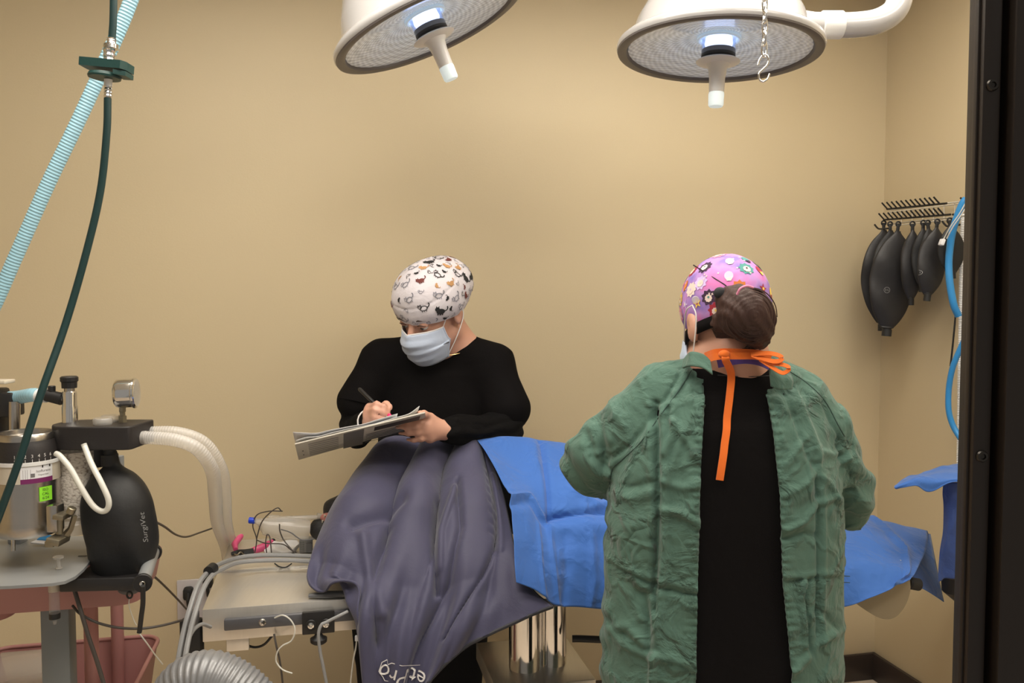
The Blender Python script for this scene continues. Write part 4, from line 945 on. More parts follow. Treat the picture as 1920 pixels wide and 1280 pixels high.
# pink handled clippers
pk = thing('clippers', PZ(470, 1025, .856), 'pink handled metal clippers lying open on the steel table', 'clippers')
one('handle', sweep([PZ(468, 1034, .865), PZ(480, 1030, .867), PZ(498, 1024, .872), PZ(510, 1016, .876)], [.007, .010, .012, .008], 14), M['pinkhot'], pk)
one('handle', sweep([PZ(442, 1030, .866), PZ(440, 1020, .870), PZ(449, 1008, .876), PZ(453, 1004, .878)], [.006, .009, .009, .006], 14), M['pinkhot'], pk)
one('grip_end', ellip(PZ(512, 1015, .876), (.007, .009, .009)), M['ink'], pk)
one('jaw', sweep([PZ(434, 1038, .861), PZ(447, 1035, .862), PZ(460, 1036, .864), PZ(476, 1033, .866)], [.005, .008, .010, .009], 8), M['rubber'], pk)
one('spring', tube([PZ(436, 1036, .862), PZ(444, 1040, .86), PZ(452, 1035, .866), PZ(460, 1041, .86)], .0025, 8), M['brass'], pk)
# small vials / roll near the blanket
vl = thing('monitor_module', PZ(573, 1030, .856), 'small grey box with printed label beside the bottle on the table', 'box')
one('box', box(PZ(574, 1033, .856) + EZ * .019, (.036, .03, .038), ROOM, .002), M['cordg'], vl); one('dark_panel', box(PZ(580, 1034, .856) + EZ * .016 - EY * .016, (.016, .002, .026), ROOM), M['cordd'], vl)
b = MB()
for k in range(5): b.add(flat2d(text2d('0-10', .006), PZ(567, 1034, .856) + EZ * (.006 + .006 * k) - EY * .0158, EX, EZ), M['ink'])
b.build('print', vl, fix=False)
gz_ = thing('gauze_roll', PZ(500, 1030, .856), 'crumpled pale gauze wad under the bottle', 'gauze')
v, f = ellip(PZ(527, 1026, .866), (.050, .035, .011), seg=40, rings=24); v = A([q + .014 * A((nz(q, (30, 30, 30)), nz(q, (30, 30, 30), 5), nz(q, (30, 30, 30), 9))) for q in v]); one('gauze', (v, f), M['paper'], gz_, sharp=25)
sc_ = thing('scissors', PZ(595, 1035, .858), 'small metal instrument poking out from under the blanket', 'instrument')
one('blade', sweep([PZ(583, 1030, .862), PZ(600, 1036, .862), PZ(625, 1030, .863)], [.002, .003, .003], 8), M['chrome'], sc_); one('blade', sweep([PZ(586, 1040, .862), PZ(600, 1030, .864), PZ(625, 1038, .863)], [.002, .003, .003], 8), M['ink'], sc_)
# wires
def wire(name, pts, r, m, lab, cat='wire', group=None, n=8):
    o = one(name, tube([P(*q) if len(q) == 3 and q[2] > .2 else q for q in pts], r, 8, n), m); return tag(o, lab, cat, group)
wire('sensor_wire', [(478, 1036, 2.18), (481, 1010, 2.18), (474, 985, 2.18), (482, 965, 2.17), (505, 958, 2.17), (530, 958, 2.17)], .0016, M['cord'], 'thin brown wire looping over the blue capped end of the bottle')
wire('sensor_wire', [(481, 1010, 2.175), (490, 980, 2.16), (505, 962, 2.15), (520, 952, 2.15), (527, 957, 2.16)], .0016, M['cord'], 'thin brown wire arching highest above the bottle')
wire('sensor_wire', [(481, 1012, 2.17), (498, 1018, 2.15), (530, 1020, 2.15), (545, 1030, 2.15), (556, 1036, 2.15)], .0016, M['cord'], 'thin brown wire lying across the pink clipper handle')
wire('sensor_wire', [(524, 982, 2.15), (525, 996, 2.15), (532, 1012, 2.15), (545, 1028, 2.14), (552, 1036, 2.14)], .0018, M['cord'], 'thin brown wire curving down in front of the bottle')
wire('sensor_wire', [(527, 992, 2.15), (545, 998, 2.14), (556, 1006, 2.14), (568, 1012, 2.14), (590, 1010, 2.14)], .0016, M['cordd'], 'dark wire running from the bottle to the dog chin')
wire('sensor_wire', [(500, 1036, 2.16), (498, 1018, 2.16), (501, 1002, 2.16), (506, 1008, 2.16), (509, 1036, 2.15)], .0016, M['cord'], 'thin brown wire looped around the pink clipper handle')
wire('sensor_wire', [(515, 1056, 2.14), (524, 1062, 2.13), (536, 1063, 2.13), (547, 1056, 2.14)], .0018, M['ink'], 'black wire end drooping below the two grey hoses')
hp = [((595, 1043, 2.14), (540, 1041, 2.14), (480, 1041, 2.13), (440, 1047, 2.09), (410, 1058, 2.0), (392, 1070, 1.93), (372, 1095, 1.84), (356, 1140, 1.78), (344, 1185, 1.75), (334, 1240, 1.72), (328, 1300, 1.7)),
      ((590, 1053, 2.10), (540, 1050, 2.10), (480, 1051, 2.09), (440, 1056, 2.04), (414, 1068, 1.96), (400, 1076, 1.91), (383, 1100, 1.83), (367, 1145, 1.77), (355, 1190, 1.74), (346, 1240, 1.71), (340, 1300, 1.7))]
for i, p_ in enumerate(hp):
    wire('blanket_hose', p_, .0058, M['cordd'] if 0 else M['cordg'], ('upper of the two grey hoses lying on the steel table', 'lower of the two grey hoses lying on the steel table')[i], 'hose', 'grey hoses of the blanket')
zt2 = one('cable_tie', cyl(P(400, 1064, 1.93), P(391, 1072, 1.905), .013, seg=20), M['ink']); tag(zt2, 'black cable tie around the two grey hoses at the table corner', 'cable tie')
wire('cable', [(395, 1175, 1.83), (378, 1170, 1.80), (362, 1182, 1.76), (352, 1205, 1.74), (346, 1240, 1.72), (340, 1300, 1.70)], .0042, M['cordg'], 'thin grey cable bending down from the table corner bracket', 'cable')
ps_ = thing('power_supply', P(362, 1210, 1.86), 'black cable block hanging below the left table corner', 'power supply')
one('housing', box(P(360, 1195, 1.86), (.05, .03, .09), I3, .008), M['rubber'], ps_); one('connector', box(P(362, 1158, 1.85), (.026, .022, .04), I3, .007), M['cordd'], ps_)
wire('table_cable', [(652, 1146, 1.87), (640, 1152, 1.86), (612, 1166, 1.85), (602, 1172, 1.845), (597, 1190, 1.84), (600, 1220, 1.84), (606, 1250, 1.84), (616, 1300, 1.84)], .0038, M['cordg'], 'grey cable running over the black rail clamp and down', 'cable')
wire('iv_line', [(515, 1158, 1.86), (530, 1153, 1.85), (545, 1162, 1.85), (553, 1180, 1.85), (547, 1200, 1.85), (530, 1210, 1.85), (520, 1222, 1.85), (518, 1240, 1.85), (530, 1255, 1.85), (548, 1262, 1.85)], .0018, M['silicone'], 'knotted pale string looping below the table side rail', 'string')
wire('iv_line', [(514, 1188, 1.87), (518, 1210, 1.86), (524, 1235, 1.86), (528, 1262, 1.86), (532, 1300, 1.86)], .0024, M['cord'], 'brown cord hanging straight down below the table side rail', 'cord')
wire('under_cable', [(455, 1198, 1.95), (462, 1208, 1.95), (478, 1213, 1.95), (495, 1208, 1.95), (510, 1192, 1.95)], .003, M['ink'], 'black cable loop sagging under the table head section', 'cable')
wire('probe_wire', [(669, 1198, 1.88), (667, 1215, 1.88), (662, 1240, 1.88), (656, 1290, 1.88)], .0018, M['silicone'], 'thin pale wire hanging in front of the black trousers', 'wire')
pt = one('probe_plug', box(P(669, 1196, 1.88), (.008, .008, .012), I3, .001), M['paper']); tag(pt, 'tiny white plug at the top of the pale hanging wire', 'plug')
wire('power_cable', [(292, 978, 1.80), (310, 988, 1.95), (330, 1002, 2.2), (350, 1006, 2.4), (375, 998, 2.6), (398, 990, 2.7)], .0028, M['cord'], 'thin dark cord curving from the black bag to the clear hoses', 'cord')
wire('power_cable', [(270, 1065, 1.85), (300, 1090, 2.2), (330, 1120, 2.5), (350, 1142, 2.70)], .0030, M['cord'], 'brown cord slanting down from the tray handle to the wall outlet', 'cord')
wire('power_cable', [(136, 1135, 1.69), (150, 1150, 1.68), (180, 1166, 1.68), (220, 1176, 1.70), (262, 1178, 1.72), (300, 1173, 1.75), (340, 1163, 1.8)], .0027, M['cord'], 'grey brown cord sagging from the grey post to the table', 'cord')
wire('power_cable', [(139, 1104, 1.67), (150, 1140, 1.665), (165, 1190, 1.66), (182, 1240, 1.66), (200, 1300, 1.66)], .0042, M['cord'], 'thicker brown cord slanting down beside the grey post', 'cord')
wire('power_cable', [(268, 1098, 1.63), (268, 1130, 1.64), (265, 1155, 1.645), (262, 1180, 1.65), (261, 1186, 1.65)], .0048, M['ink'], 'short black cord hanging from the tray handle', 'cord')
wire('thread', [(243, 1118, 1.70), (242, 1135, 1.70), (250, 1160, 1.70), (256, 1172, 1.70)], .0011, M['silicone'], 'fine pale thread under the tray', 'string')
wire('clear_line', [(259, 1184, 1.80), (275, 1205, 1.80), (290, 1226, 1.82), (305, 1245, 1.84)], .0016, M['silicone'], 'thin clear line crossing the rim of the pink basket', 'line')
rg = one('ring_clip', tube([P(243 + 5 * math.cos(a), 1115 + 6 * math.sin(a), 1.69) for a in np.linspace(0, 6.283, 10)], .002, 8, 3), M['ink']); tag(rg, 'black ring clip hanging under the tray handle', 'clip')
# ribbed grey duct in the foreground
M['duct'] = mat('grey_duct_plastic', (.20, .20, .205), .38, metal=.25, bump=.08, bscale=120, var=.1, vscale=20)
pa = [(322, 1480, 1.5), (318, 1400, 1.5), (324, 1335, 1.5), (350, 1288, 1.5), (388, 1274, 1.5), (428, 1287, 1.5), (466, 1318, 1.5), (492, 1362, 1.5), (506, 1430, 1.5), (512, 1500, 1.5)]
dk = one('duct_hose', sweep(cr([P(*q) for q in pa], 20), .052, 40, ribs=(.0082, .0017)), M['duct'], sharp=0); tag(dk, 'large ribbed grey duct hose arching up at the bottom edge', 'hose')

# ------------------------------------------------------------------ instrument stand wrapped in blue at the right
isd = thing('instrument_stand', P(1850, 1280, 2.35) * A((1, 1, 0)), 'instrument tray wrapped in a blue drape at the right, mostly behind the window frame', 'instrument stand')
tr_ = [[P(1680, 909, 2.30), P(1700, 894, 2.36), P(1745, 882, 2.42), P(1797, 868, 2.48), P(1900, 862, 2.52), P(2000, 862, 2.5)], [P(1677, 913, 2.26), P(1712, 899, 2.26), P(1752, 894, 2.26), P(1797, 890, 2.26), P(1900, 892, 2.24), P(2000, 895, 2.2)],
       [P(1680, 916, 2.26), P(1716, 912, 2.24), P(1745, 919, 2.24), P(1797, 900, 2.23), P(1900, 905, 2.22), P(2000, 905, 2.18)]]
g_ = patch(tr_, 14, 10); nn = gridnormals(g_); g_ = g_ + A([[[0, 0, .007 * nz(q, (22, 22, 22))] for q in r] for r in g_]); one('tray_wrap', gridmesh(g_), M['drape'], isd, sharp=25, solid=.002)
hg = [[P(1768, 908, 2.28), P(1785, 903, 2.26), P(1830, 900, 2.26), P(1900, 900, 2.25)], [P(1773, 950, 2.29), P(1785, 950, 2.27), P(1830, 950, 2.26), P(1900, 950, 2.25)], [P(1769, 1000, 2.29), P(1785, 1000, 2.26), P(1830, 1000, 2.27), P(1900, 1000, 2.25)],
      [P(1760, 1050, 2.29), P(1782, 1050, 2.27), P(1830, 1055, 2.26), P(1900, 1050, 2.25)], [P(1758, 1090, 2.28), P(1780, 1085, 2.27), P(1830, 1080, 2.26), P(1900, 1080, 2.25)]]
g_ = patch(hg, 12, 12); g_ = g_ + A([[[.006 * nz(q, (30, 30, 8), 4), .016 * nz(q, (45, 45, 9)), 0] for q in r] for r in g_]); one('hanging_wrap', gridmesh(g_), M['drapeb'], isd, sharp=30, solid=.0015)
xx = P(1850, 1000, 2.36)[0]
one('tray', box((xx, 2.36, zz(905, 2.36) - .02), (.16, .2, .02), I3, .004), M['steel'], isd)
one('stand_pole', cyl((xx, 2.36, .05), (xx, 2.36, zz(915, 2.36)), .018), M['steel'], isd)
one('lower_cover', sweep([P(1800, 1075, 2.34), P(1804, 1100, 2.34), P(1812, 1120, 2.34), P(1820, 1150, 2.34)], [.05, .055, .035, .02], 20), M['rubberg'], isd)
one('stand_foot', box((xx, 2.36, .03), (.35, .35, .04), I3, .01), M['rubberg'], isd)

# ------------------------------------------------------------------ hook rack on the right wall with rubber bags
M['wirew'] = mat('white_wire', (.62, .58, .5), .4)
rk = thing('hook_rack', on_right(1700, 420), 'black peg rack on white wires with two rows of pegs on the right wall', 'rack')
OFF = .115
def RR(px, py, off=OFF): return on_right(px, py, off)
for (x0, y0, x1, y1, xs_, nm) in ((1663, 392, 1775, 381, np.linspace(1664, 1762, 12), 'upper_rail'), (1657, 412, 1782, 402, np.linspace(1658, 1770, 14), 'lower_rail')):
    one(nm, cyl(RR(x0, y0), RR(x1, y1), .0036, seg=10), M['blackp'], rk)
    for x in xs_:
        y = y0 + (y1 - y0) * (x - x0) / (x1 - x0); p = RR(x, y)
        one('peg', cyl(p, p - EX * .022 + EZ * .024 + EY * .004, .0030, seg=8), M['blackp'], rk)
b = MB()
for (x0, y0, x1, y1, off) in ((1668, 394, 1815, 376, .10), (1668, 398, 1815, 380, .02), (1666, 420, 1815, 404, .10), (1666, 424, 1815, 408, .02)): b.add(cyl(RR(x0, y0, off), RR(x1, y1, off), .0022, seg=8), M['wirew'])
for x in np.linspace(1670, 1790, 7): b.add(cyl(RR(x, 392 - (x - 1670) * .1, .02), RR(x, 422 - (x - 1670) * .1, .02), .0015, seg=6), M['wirew']); b.add(cyl(RR(x, 393 - (x - 1670) * .1, .02), RR(x - 2, 393 - (x - 1670) * .1, .10), .0015, seg=6), M['wirew'])
b.build('wire_frame', rk)
for pts in ([(1640, 421), (1645, 427), (1650, 429), (1665, 428)], [(1767, 415), (1772, 421), (1778, 424), (1800, 421)], [(1786, 402), (1800, 402)], [(1801, 371), (1812, 380)]): one('hook', tube([RR(x, y) for x, y in pts], .0034, 8, 4), M['blackp'], rk)
def bag(x0, y0, x1, y1, hw, thick, depth, lab, m, mark=None, prof=None, tilt=0., eye=True):
    """flat rubber bag from its loop (x0,y0) to its spout end (x1,y1)"""
    d = depth; a = P(x0, y0, d); e = P(x1, y1, d); t = thing('rubber_bag', e, lab, 'rubber bag', 'black rubber bags hanging on the rack')
    ax_ = nrm(a - e); W = nrm(A((math.cos(tilt), math.sin(tilt), 0)) - ax_ * np.dot(A((math.cos(tilt), math.sin(tilt), 0)), ax_)); T = np.cross(W, ax_); L = np.linalg.norm(a - e); k = d / FPX
    pf = prof or [(0, .17), (.035, .19), (.06, .20), (.075, .30), (.14, .52), (.25, .80), (.40, .98), (.55, 1.0), (.70, .88), (.84, .55), (.93, .18), (.955, .12)]
    pf = cr([(s * L, w_ * hw * k) for s, w_ in pf], 5); v = []; n = 40
    for s, w_ in pf:
        for j in range(n):
            q = 2 * math.pi * j / n; c_, s_ = math.cos(q), math.sin(q)
            th_ = thick * .62 * min(1, w_ / (hw * k) + .1); 
            wx = math.copysign(abs(c_) ** .9, c_) * w_; wy = math.copysign(abs(s_) ** 1.15, s_) * th_ * .5
            if s < .07 * L: wx, wy = c_ * w_, s_ * w_
            p = e + ax_ * s + W * wx + T * wy; v.append(p)
    v = A(v); v = v + T * (.003 * np.sin(v[:, 2:3] * 40 + v[:, 0:1] * 30))
    vf = (v, ringfaces(len(pf), n)); one('bag', vf, m, t, sharp=0)
    sp0 = e - ax_ * .004; one('spout', sweep([sp0, e + ax_ * .020, e + ax_ * .021, e + ax_ * .026], [.17 * hw * k + .003] * 2 + [.17 * hw * k + .001] * 2, 28), M['rubber'], t)
    one('tab', box(a - ax_ * .016, (.012, .006, .05), np.stack([W, T, ax_], 1), .002), M['rubber'], t)
    c = a + ax_ * .008; one('loop', sweep([c + W * .0085 * math.cos(q) + ax_ * .0085 * math.sin(q) for q in np.linspace(0, 2 * math.pi, 15)], .003, 8), M['rubber'], t)
    if mark:
        (mx_, my_, txt, rx, ry) = mark; bv_ = bvh_of(vf); o_ = P(mx_, my_, d - .1); b = MB()
        for g2 in (ring2d(rx, rx * .9, sx=1, sy=ry / rx), text2d(txt, ry * 1.05)):
            q = decal(bv_, g2, o_, (1, 0, 0), (0, 0, 1), (0, 1, 0), .0012)
            if q: b.add(q, M['inkw2'])
        if b.v: b.build('size_mark', t, fix=False)
    return t
M['inkw2'] = mat('grey_print', (.32, .31, .30), .6)
bag(1657, 422, 1655, 618, 41, .05, 3.16, 'large black rubber bag at the far left of the rack, behind the others', M['rubberg'])
bag(1684, 424, 1662, 628, 42, .06, 3.04, 'largest black rubber bag in front at the left with a small round mark', M['rubberg'], (1683, 543, '3 L', .011, .011))
bag(1669, 424, 1672, 600, 36, .05, 3.10, 'black rubber bag wedged between the two large ones at the left', M['rubber'])
bag(1711, 424, 1708, 570, 21, .05, 2.98, 'narrow black rubber bag seen edge on in the middle of the rack', M['rubberg'])
bag(1731, 422, 1728, 545, 20, .04, 2.95, 'small black rubber bag half hidden behind the oval marked one', M['rubber'])
bag(1740, 422, 1752, 530, 20, .04, 2.93, 'black rubber bag hanging deepest behind the oval marked one', M['rubber'])
bag(1757, 420, 1738, 562, 27, .05, 2.86, 'black rubber bag with an oval printed mark to the right of the middle', M['rubberg'], (1744, 509, 'ATL 1', .018, .010))
bag(1781, 418, 1786, 520, 24, .04, 2.80, 'black rubber bag at the right behind the blue tube', M['rubber'])
o = one('blue_tubing', tube([RR(1812, 372, .13), RR(1803, 385, .14), RR(1790, 420, .15), RR(1783, 450, .15), RR(1779, 490, .15), RR(1781, 530, .15), RR(1788, 570, .14), RR(1797, 592, .12)], .0115, 16, 8), M['bluetube']); tag(o, 'bright blue tube looping down from the rack in front of the bags', 'tube')
o = one('blue_tubing', tube([RR(1812, 630, .10), RR(1800, 655, .11), RR(1786, 690, .12), RR(1779, 730, .12), RR(1779, 770, .12), RR(1788, 800, .11), RR(1805, 828, .10)], .0095, 16, 8), M['bluetube']); tag(o, 'paler blue tube loop lower down beside the window frame', 'tube')
for i, off in enumerate((0, 5)):
    o = one('thin_tubing', tube([RR(1812 + off, 378, .16), RR(1798 + off, 402, .17), RR(1782 + off, 425, .18), RR(1770 + off, 447, .18)], .0022, 8), M['silicone']); tag(o, ('left strand of the thin clear tubing ending in the white connector', 'right strand of the thin clear tubing ending in the white connector')[i], 'tubing')
o = one('white_connector', box(RR(1766, 454, .185), (.022, .012, .022), frame((.35, 0, 1)), .003), M['paper']); tag(o, 'small white connector block at the end of the thin clear tubing', 'connector')
o = one('white_corrugated_tube', sweep(cr([RR(1806, 400, .06), RR(1803, 500, .06), RR(1802, 600, .06), RR(1800, 700, .06), RR(1799, 800, .06), RR(1798, 868, .06)], 10), .0075, 12, ribs=(.006, .0012)), M['whitep']); tag(o, 'white corrugated tube hanging straight down beside the window frame', 'tube')
o = one('black_strap', tube([RR(1792, 585, .07), RR(1789, 620, .07), RR(1785, 660, .07), RR(1782, 686, .07)], .0032, 8), M['blackp']); tag(o, 'thin black rod hanging below the bright blue tube', 'rod')
# ------------------------------------------------------------------ people
M['skin'] = mat('skin', (.56, .30, .215), .5, bump=.05, bscale=220, var=.05, vscale=14, sss=.06)
M['skin2'] = mat('skin_warm', (.50, .265, .185), .5, bump=.05, bscale=220, var=.05, vscale=14, sss=.06)
M['scrub'] = fabric('black_scrub', (.0045, .0036, .0036), .8, wr=.45, wscale=7, sheen=.0, bump=.02)
M['scrubt'] = fabric('black_undershirt', (.0045, .004, .004), .75, wr=.55, wscale=16, stretch=(1, 1, 2.2), sheen=.0, bump=.02)
M['gown'] = fabric('green_gown_cotton', (.074, .145, .112), .8, wr=.45, wscale=14, sheen=.15, var=.06, crum=.6, cscale=7)
M['orange'] = fabric('orange_tape', (.72, .145, .015), .7, wr=.2, bump=.1)
M['hair'] = mat('dark_brown_hair', (.038, .016, .011), .6, spec=.3, bump=.5, bscale=90, stretch=(1, 1, .25), var=.3, vscale=30)
M['blond'] = mat('blond_hair', (.42, .27, .10), .5, bump=.3, bscale=200)
M['capw'] = fabric('white_printed_cotton', (.66, .62, .66), .75, wr=.25, wscale=14)
M['maskm'] = fabric('pale_blue_mask', (.47, .54, .68), .8, wr=.1, wscale=30, bump=.05)
M['maskw'] = mat('white_ear_loop', (.72, .70, .70), .7)
M['eye'] = mat('eye_white', (.6, .58, .55), .2); M['iris'] = mat('iris', (.05, .03, .02), .2)
M['nail'] = mat('pink_nail', (.70, .02, .13), .25)
M['gold'] = mat('gold', (.75, .5, .2), .25, metal=1)
M['shoe'] = mat('black_shoe', (.02, .02, .02), .5)
M['catb'] = mat('print_black', (.012, .012, .014), .8); M['catt'] = mat('print_tan', (.50, .27, .11), .8); M['catg'] = mat('print_grey', (.22, .22, .26), .8); M['catr'] = mat('print_brown', (.14, .03, .025), .8)
def hand_sdf(G, wrist, knuckles, fingers, thumb, pr=.016, fr=.0085, k=.006):
    for kn in knuckles: G.cap(wrist, kn, .020, pr * .78, .012)
    for i in range(len(knuckles) - 1): G.cap(knuckles[i], knuckles[i + 1], pr * .72, pr * .72, .008)
    for fg in fingers:
        n = len(fg); G.chain(fg, [fr * (1.08 - .16 * i) for i in range(n)], k)
    G.chain(thumb, [.016, .0115, .0100, .0085][:len(thumb)], k)

def person_core(G, H, sc, neck, sh, hip, knee, ank, cy, d):
    H.sdf(G)
    G.cap(H.w(0, -.025, -.05), neck, .054 * sc, .060 * sc, .02)
    return
# ================= person 1: writing behind the table =================
def pv(px, py, d): return P(px, py, d)
yaw = math.radians(36); pit = math.radians(26)
fw = A((-math.sin(yaw) * math.cos(pit), -math.cos(yaw) * math.cos(pit), -math.sin(pit)))
upv = A((.10, .0, 1.0))
H1 = Head(P(812, 583, 2.46), fw, upv, 1.08)
p1 = thing('person', P(815, 1280, 2.52) * A((1, 1, 0)), 'person in black scrubs, white cat print cap and face mask, writing on a clipboard', 'person')
zf = lambda py, d=2.52: float(P(0, py, d)[2]); xf = lambda px, d=2.52: float(P(px, 700, d)[0])
shl, shr = P(716, 676, 2.52), P(922, 682, 2.52)
elR, wrR = P(664, 812, 2.47), P(698, 792, 2.25)
elL, wrL = P(948, 822, 2.45), P(838, 806, 2.24)
neck1 = P(838, 640, 2.53)
G = Vol((xf(600), 2.02, -.005), (xf(1020), 2.72, 1.76), .0042)
H1.sdf(G); G.cap(H1.w(.0, -.03, -.05), neck1, .060, .066, .03); G.cap(neck1, P(830, 700, 2.58), .066, .07, .04)
ell_rows = lambda l, cy: [(zf(py), (xf(a) + xf(b_)) / 2, cy, (xf(b_) - xf(a)) / 2, dd) for py, a, b_, dd in l]
tor = [(668, 715, 935, .065), (700, 712, 938, .095), (760, 710, 925, .115), (830, 705, 915, .125), (920, 695, 920, .13), (1050, 680, 915, .135), (1100, 680, 912, .13)]
def inner(l, m=9): return [(py, a + m, b_ - m, dd - .014) for py, a, b_, dd in l]
G.stack(ell_rows(inner(tor), 2.55), .03)
G.cap(neck1, shl, .045, .052, .04); G.cap(neck1, shr, .045, .052, .04)
G.chain([shl, elR, wrR], [.046, .038, .027], .02); G.chain([shr, elL, wrL], [.046, .038, .027], .02)
for hx in (742, 858):
    G.chain([P(hx, 1090, 2.55), P(hx, 1460, 2.54), A((xf(hx), 2.56, .08))], [.085, .055, .038], .02); G.cap((xf(hx), 2.58, .045), (xf(hx), 2.42, .035), .035, .03, .02)
# right hand (image left) closed round the pen
F_ = lambda l: [P(*q) for q in l]
hand_sdf(G, P(698, 790, 2.235), F_([(694, 764, 2.20), (691, 773, 2.195), (691, 782, 2.195), (695, 790, 2.20)]),
         [F_([(694, 763, 2.20), (706, 757, 2.165), (720, 762, 2.155), (730, 772, 2.165)]), F_([(691, 772, 2.195), (702, 768, 2.155), (718, 772, 2.15), (729, 780, 2.16)]),
          F_([(691, 782, 2.195), (702, 780, 2.155), (716, 784, 2.155), (722, 790, 2.17)]), F_([(695, 789, 2.20), (704, 790, 2.165), (714, 793, 2.165)])],
         F_([(705, 785, 2.23), (713, 765, 2.21), (724, 758, 2.19), (731, 763, 2.175)]))
# left hand (image right) holding the clipboard from below
hand_sdf(G, P(836, 806, 2.235), F_([(806, 787, 2.20), (800, 797, 2.19), (800, 808, 2.19), (806, 820, 2.20)]),
         [F_([(806, 788, 2.20), (788, 792, 2.175), (768, 793, 2.175), (752, 793, 2.185)]), F_([(800, 798, 2.19), (781, 801, 2.17), (762, 802, 2.17), (744, 801, 2.185)]),
          F_([(800, 808, 2.19), (782, 812, 2.172), (766, 813, 2.174), (750, 812, 2.186)]), F_([(806, 818, 2.20), (790, 823, 2.18), (776, 825, 2.18), (764, 824, 2.19)])],
         F_([(820, 795, 2.22), (806, 782, 2.20), (795, 776, 2.17), (787, 775, 2.155)]), pr=.019)
v, f = G.mesh(2); body1 = one('body', (v, f.tolist()), M['skin'], p1, sharp=0, fix=False); bv1 = bvh_of((v, f.tolist())); del G
# clothes
G = Vol((xf(600), 2.18, .5), (xf(1030), 2.78, 1.50), .0055)
G.stack(ell_rows(tor, 2.55), .03); G.cap(neck1 - A((0, 0, .012)), shl, .050, .064, .05); G.cap(neck1 - A((0, 0, .012)), shr, .050, .064, .05)
hmR, hmL = P(672, 752, 2.47), P(950, 765, 2.47)
G.cap(shl, hmR, .060, .064, .03); G.cap(shr, hmL, .060, .070, .03)
G.ell(P(818, 616, 2.44), (.086, .12, .056), I3, .012, 'sub')
v, f = G.mesh(2); N__ = vnormals(v, f)
v = v + N__ * A([[.004 * nz(q, (7, 7, 5), 2) + .0035 * nz(q, (20, 20, 6), 7)] for q in v])
one('scrub_top', (v, f.tolist()), M['scrub'], p1, sharp=0, fix=False); del G
G = Vol((xf(600), 2.12, .95), (xf(1030), 2.70, 1.42), .005)
eR2 = P(668, 808, 2.47)
G.chain([P(690, 715, 2.49), P(672, 765, 2.48), eR2, P(694, 793, 2.27)], [.050, .050, .046, .036], .02); G.chain([P(945, 730, 2.49), P(950, 780, 2.48), P(946, 812, 2.44), P(846, 806, 2.25)], [.052, .052, .050, .040], .02)
G.cap(P(940, 800, 2.44), P(900, 820, 2.36), .05, .05, .02)
v, f = G.mesh(2); N__ = vnormals(v, f); v = v + N__ * A([[.003 * math.sin(q[2] * 150 + 5 * nz(q, (12, 12, 12))) + .004 * nz(q, (18, 18, 18), 4)] for q in v])
one('undershirt_sleeves', (v, f.tolist()), M['scrubt'], p1, sharp=0, fix=False); del G
G = Vol((xf(640), 2.30, .05), (xf(960), 2.75, 1.0), .007)
G.stack([(zf(q[0]), (xf(q[1]) + xf(q[2])) / 2, 2.58, (xf(q[2]) - xf(q[1])) / 2, q[3]) for q in ((1010, 690, 905, .10), (1100, 680, 905, .10), (1180, 672, 908, .10), (1230, 668, 905, .10))], .03)
for hx, kx in ((728, 735), (845, 838)): G.chain([P(hx, 1150, 2.55), P(kx, 1450, 2.54), A((xf(kx), 2.56, .12))], [.115, .085, .07], .03)
v, f = G.mesh(2); N__ = vnormals(v, f); v = v + N__ * A([[.005 * nz(q, (9, 9, 3), 2)] for q in v]); one('trousers', (v, f.tolist()), M['scrub'], p1, sharp=0, fix=False); del G
for hx in (742, 858): one('shoe', sweep([(xf(hx), 2.62, .035), (xf(hx), 2.55, .045), (xf(hx), 2.45, .035), (xf(hx), 2.38, .028)], [.038, .044, .042, .026], 20), M['shoe'], p1)
for (a_, b__, r0_, r1_) in ((P(680, 733, 2.48), P(674, 757, 2.47), .060, .068), (P(948, 742, 2.48), P(951, 768, 2.475), .062, .068)):
    one('sleeve_hem', sweep([a_, a_ + (b__ - a_) * .5, b__], [r0_, (r0_ + r1_) / 2 + .002, r1_], 36), M['scrub'], p1)
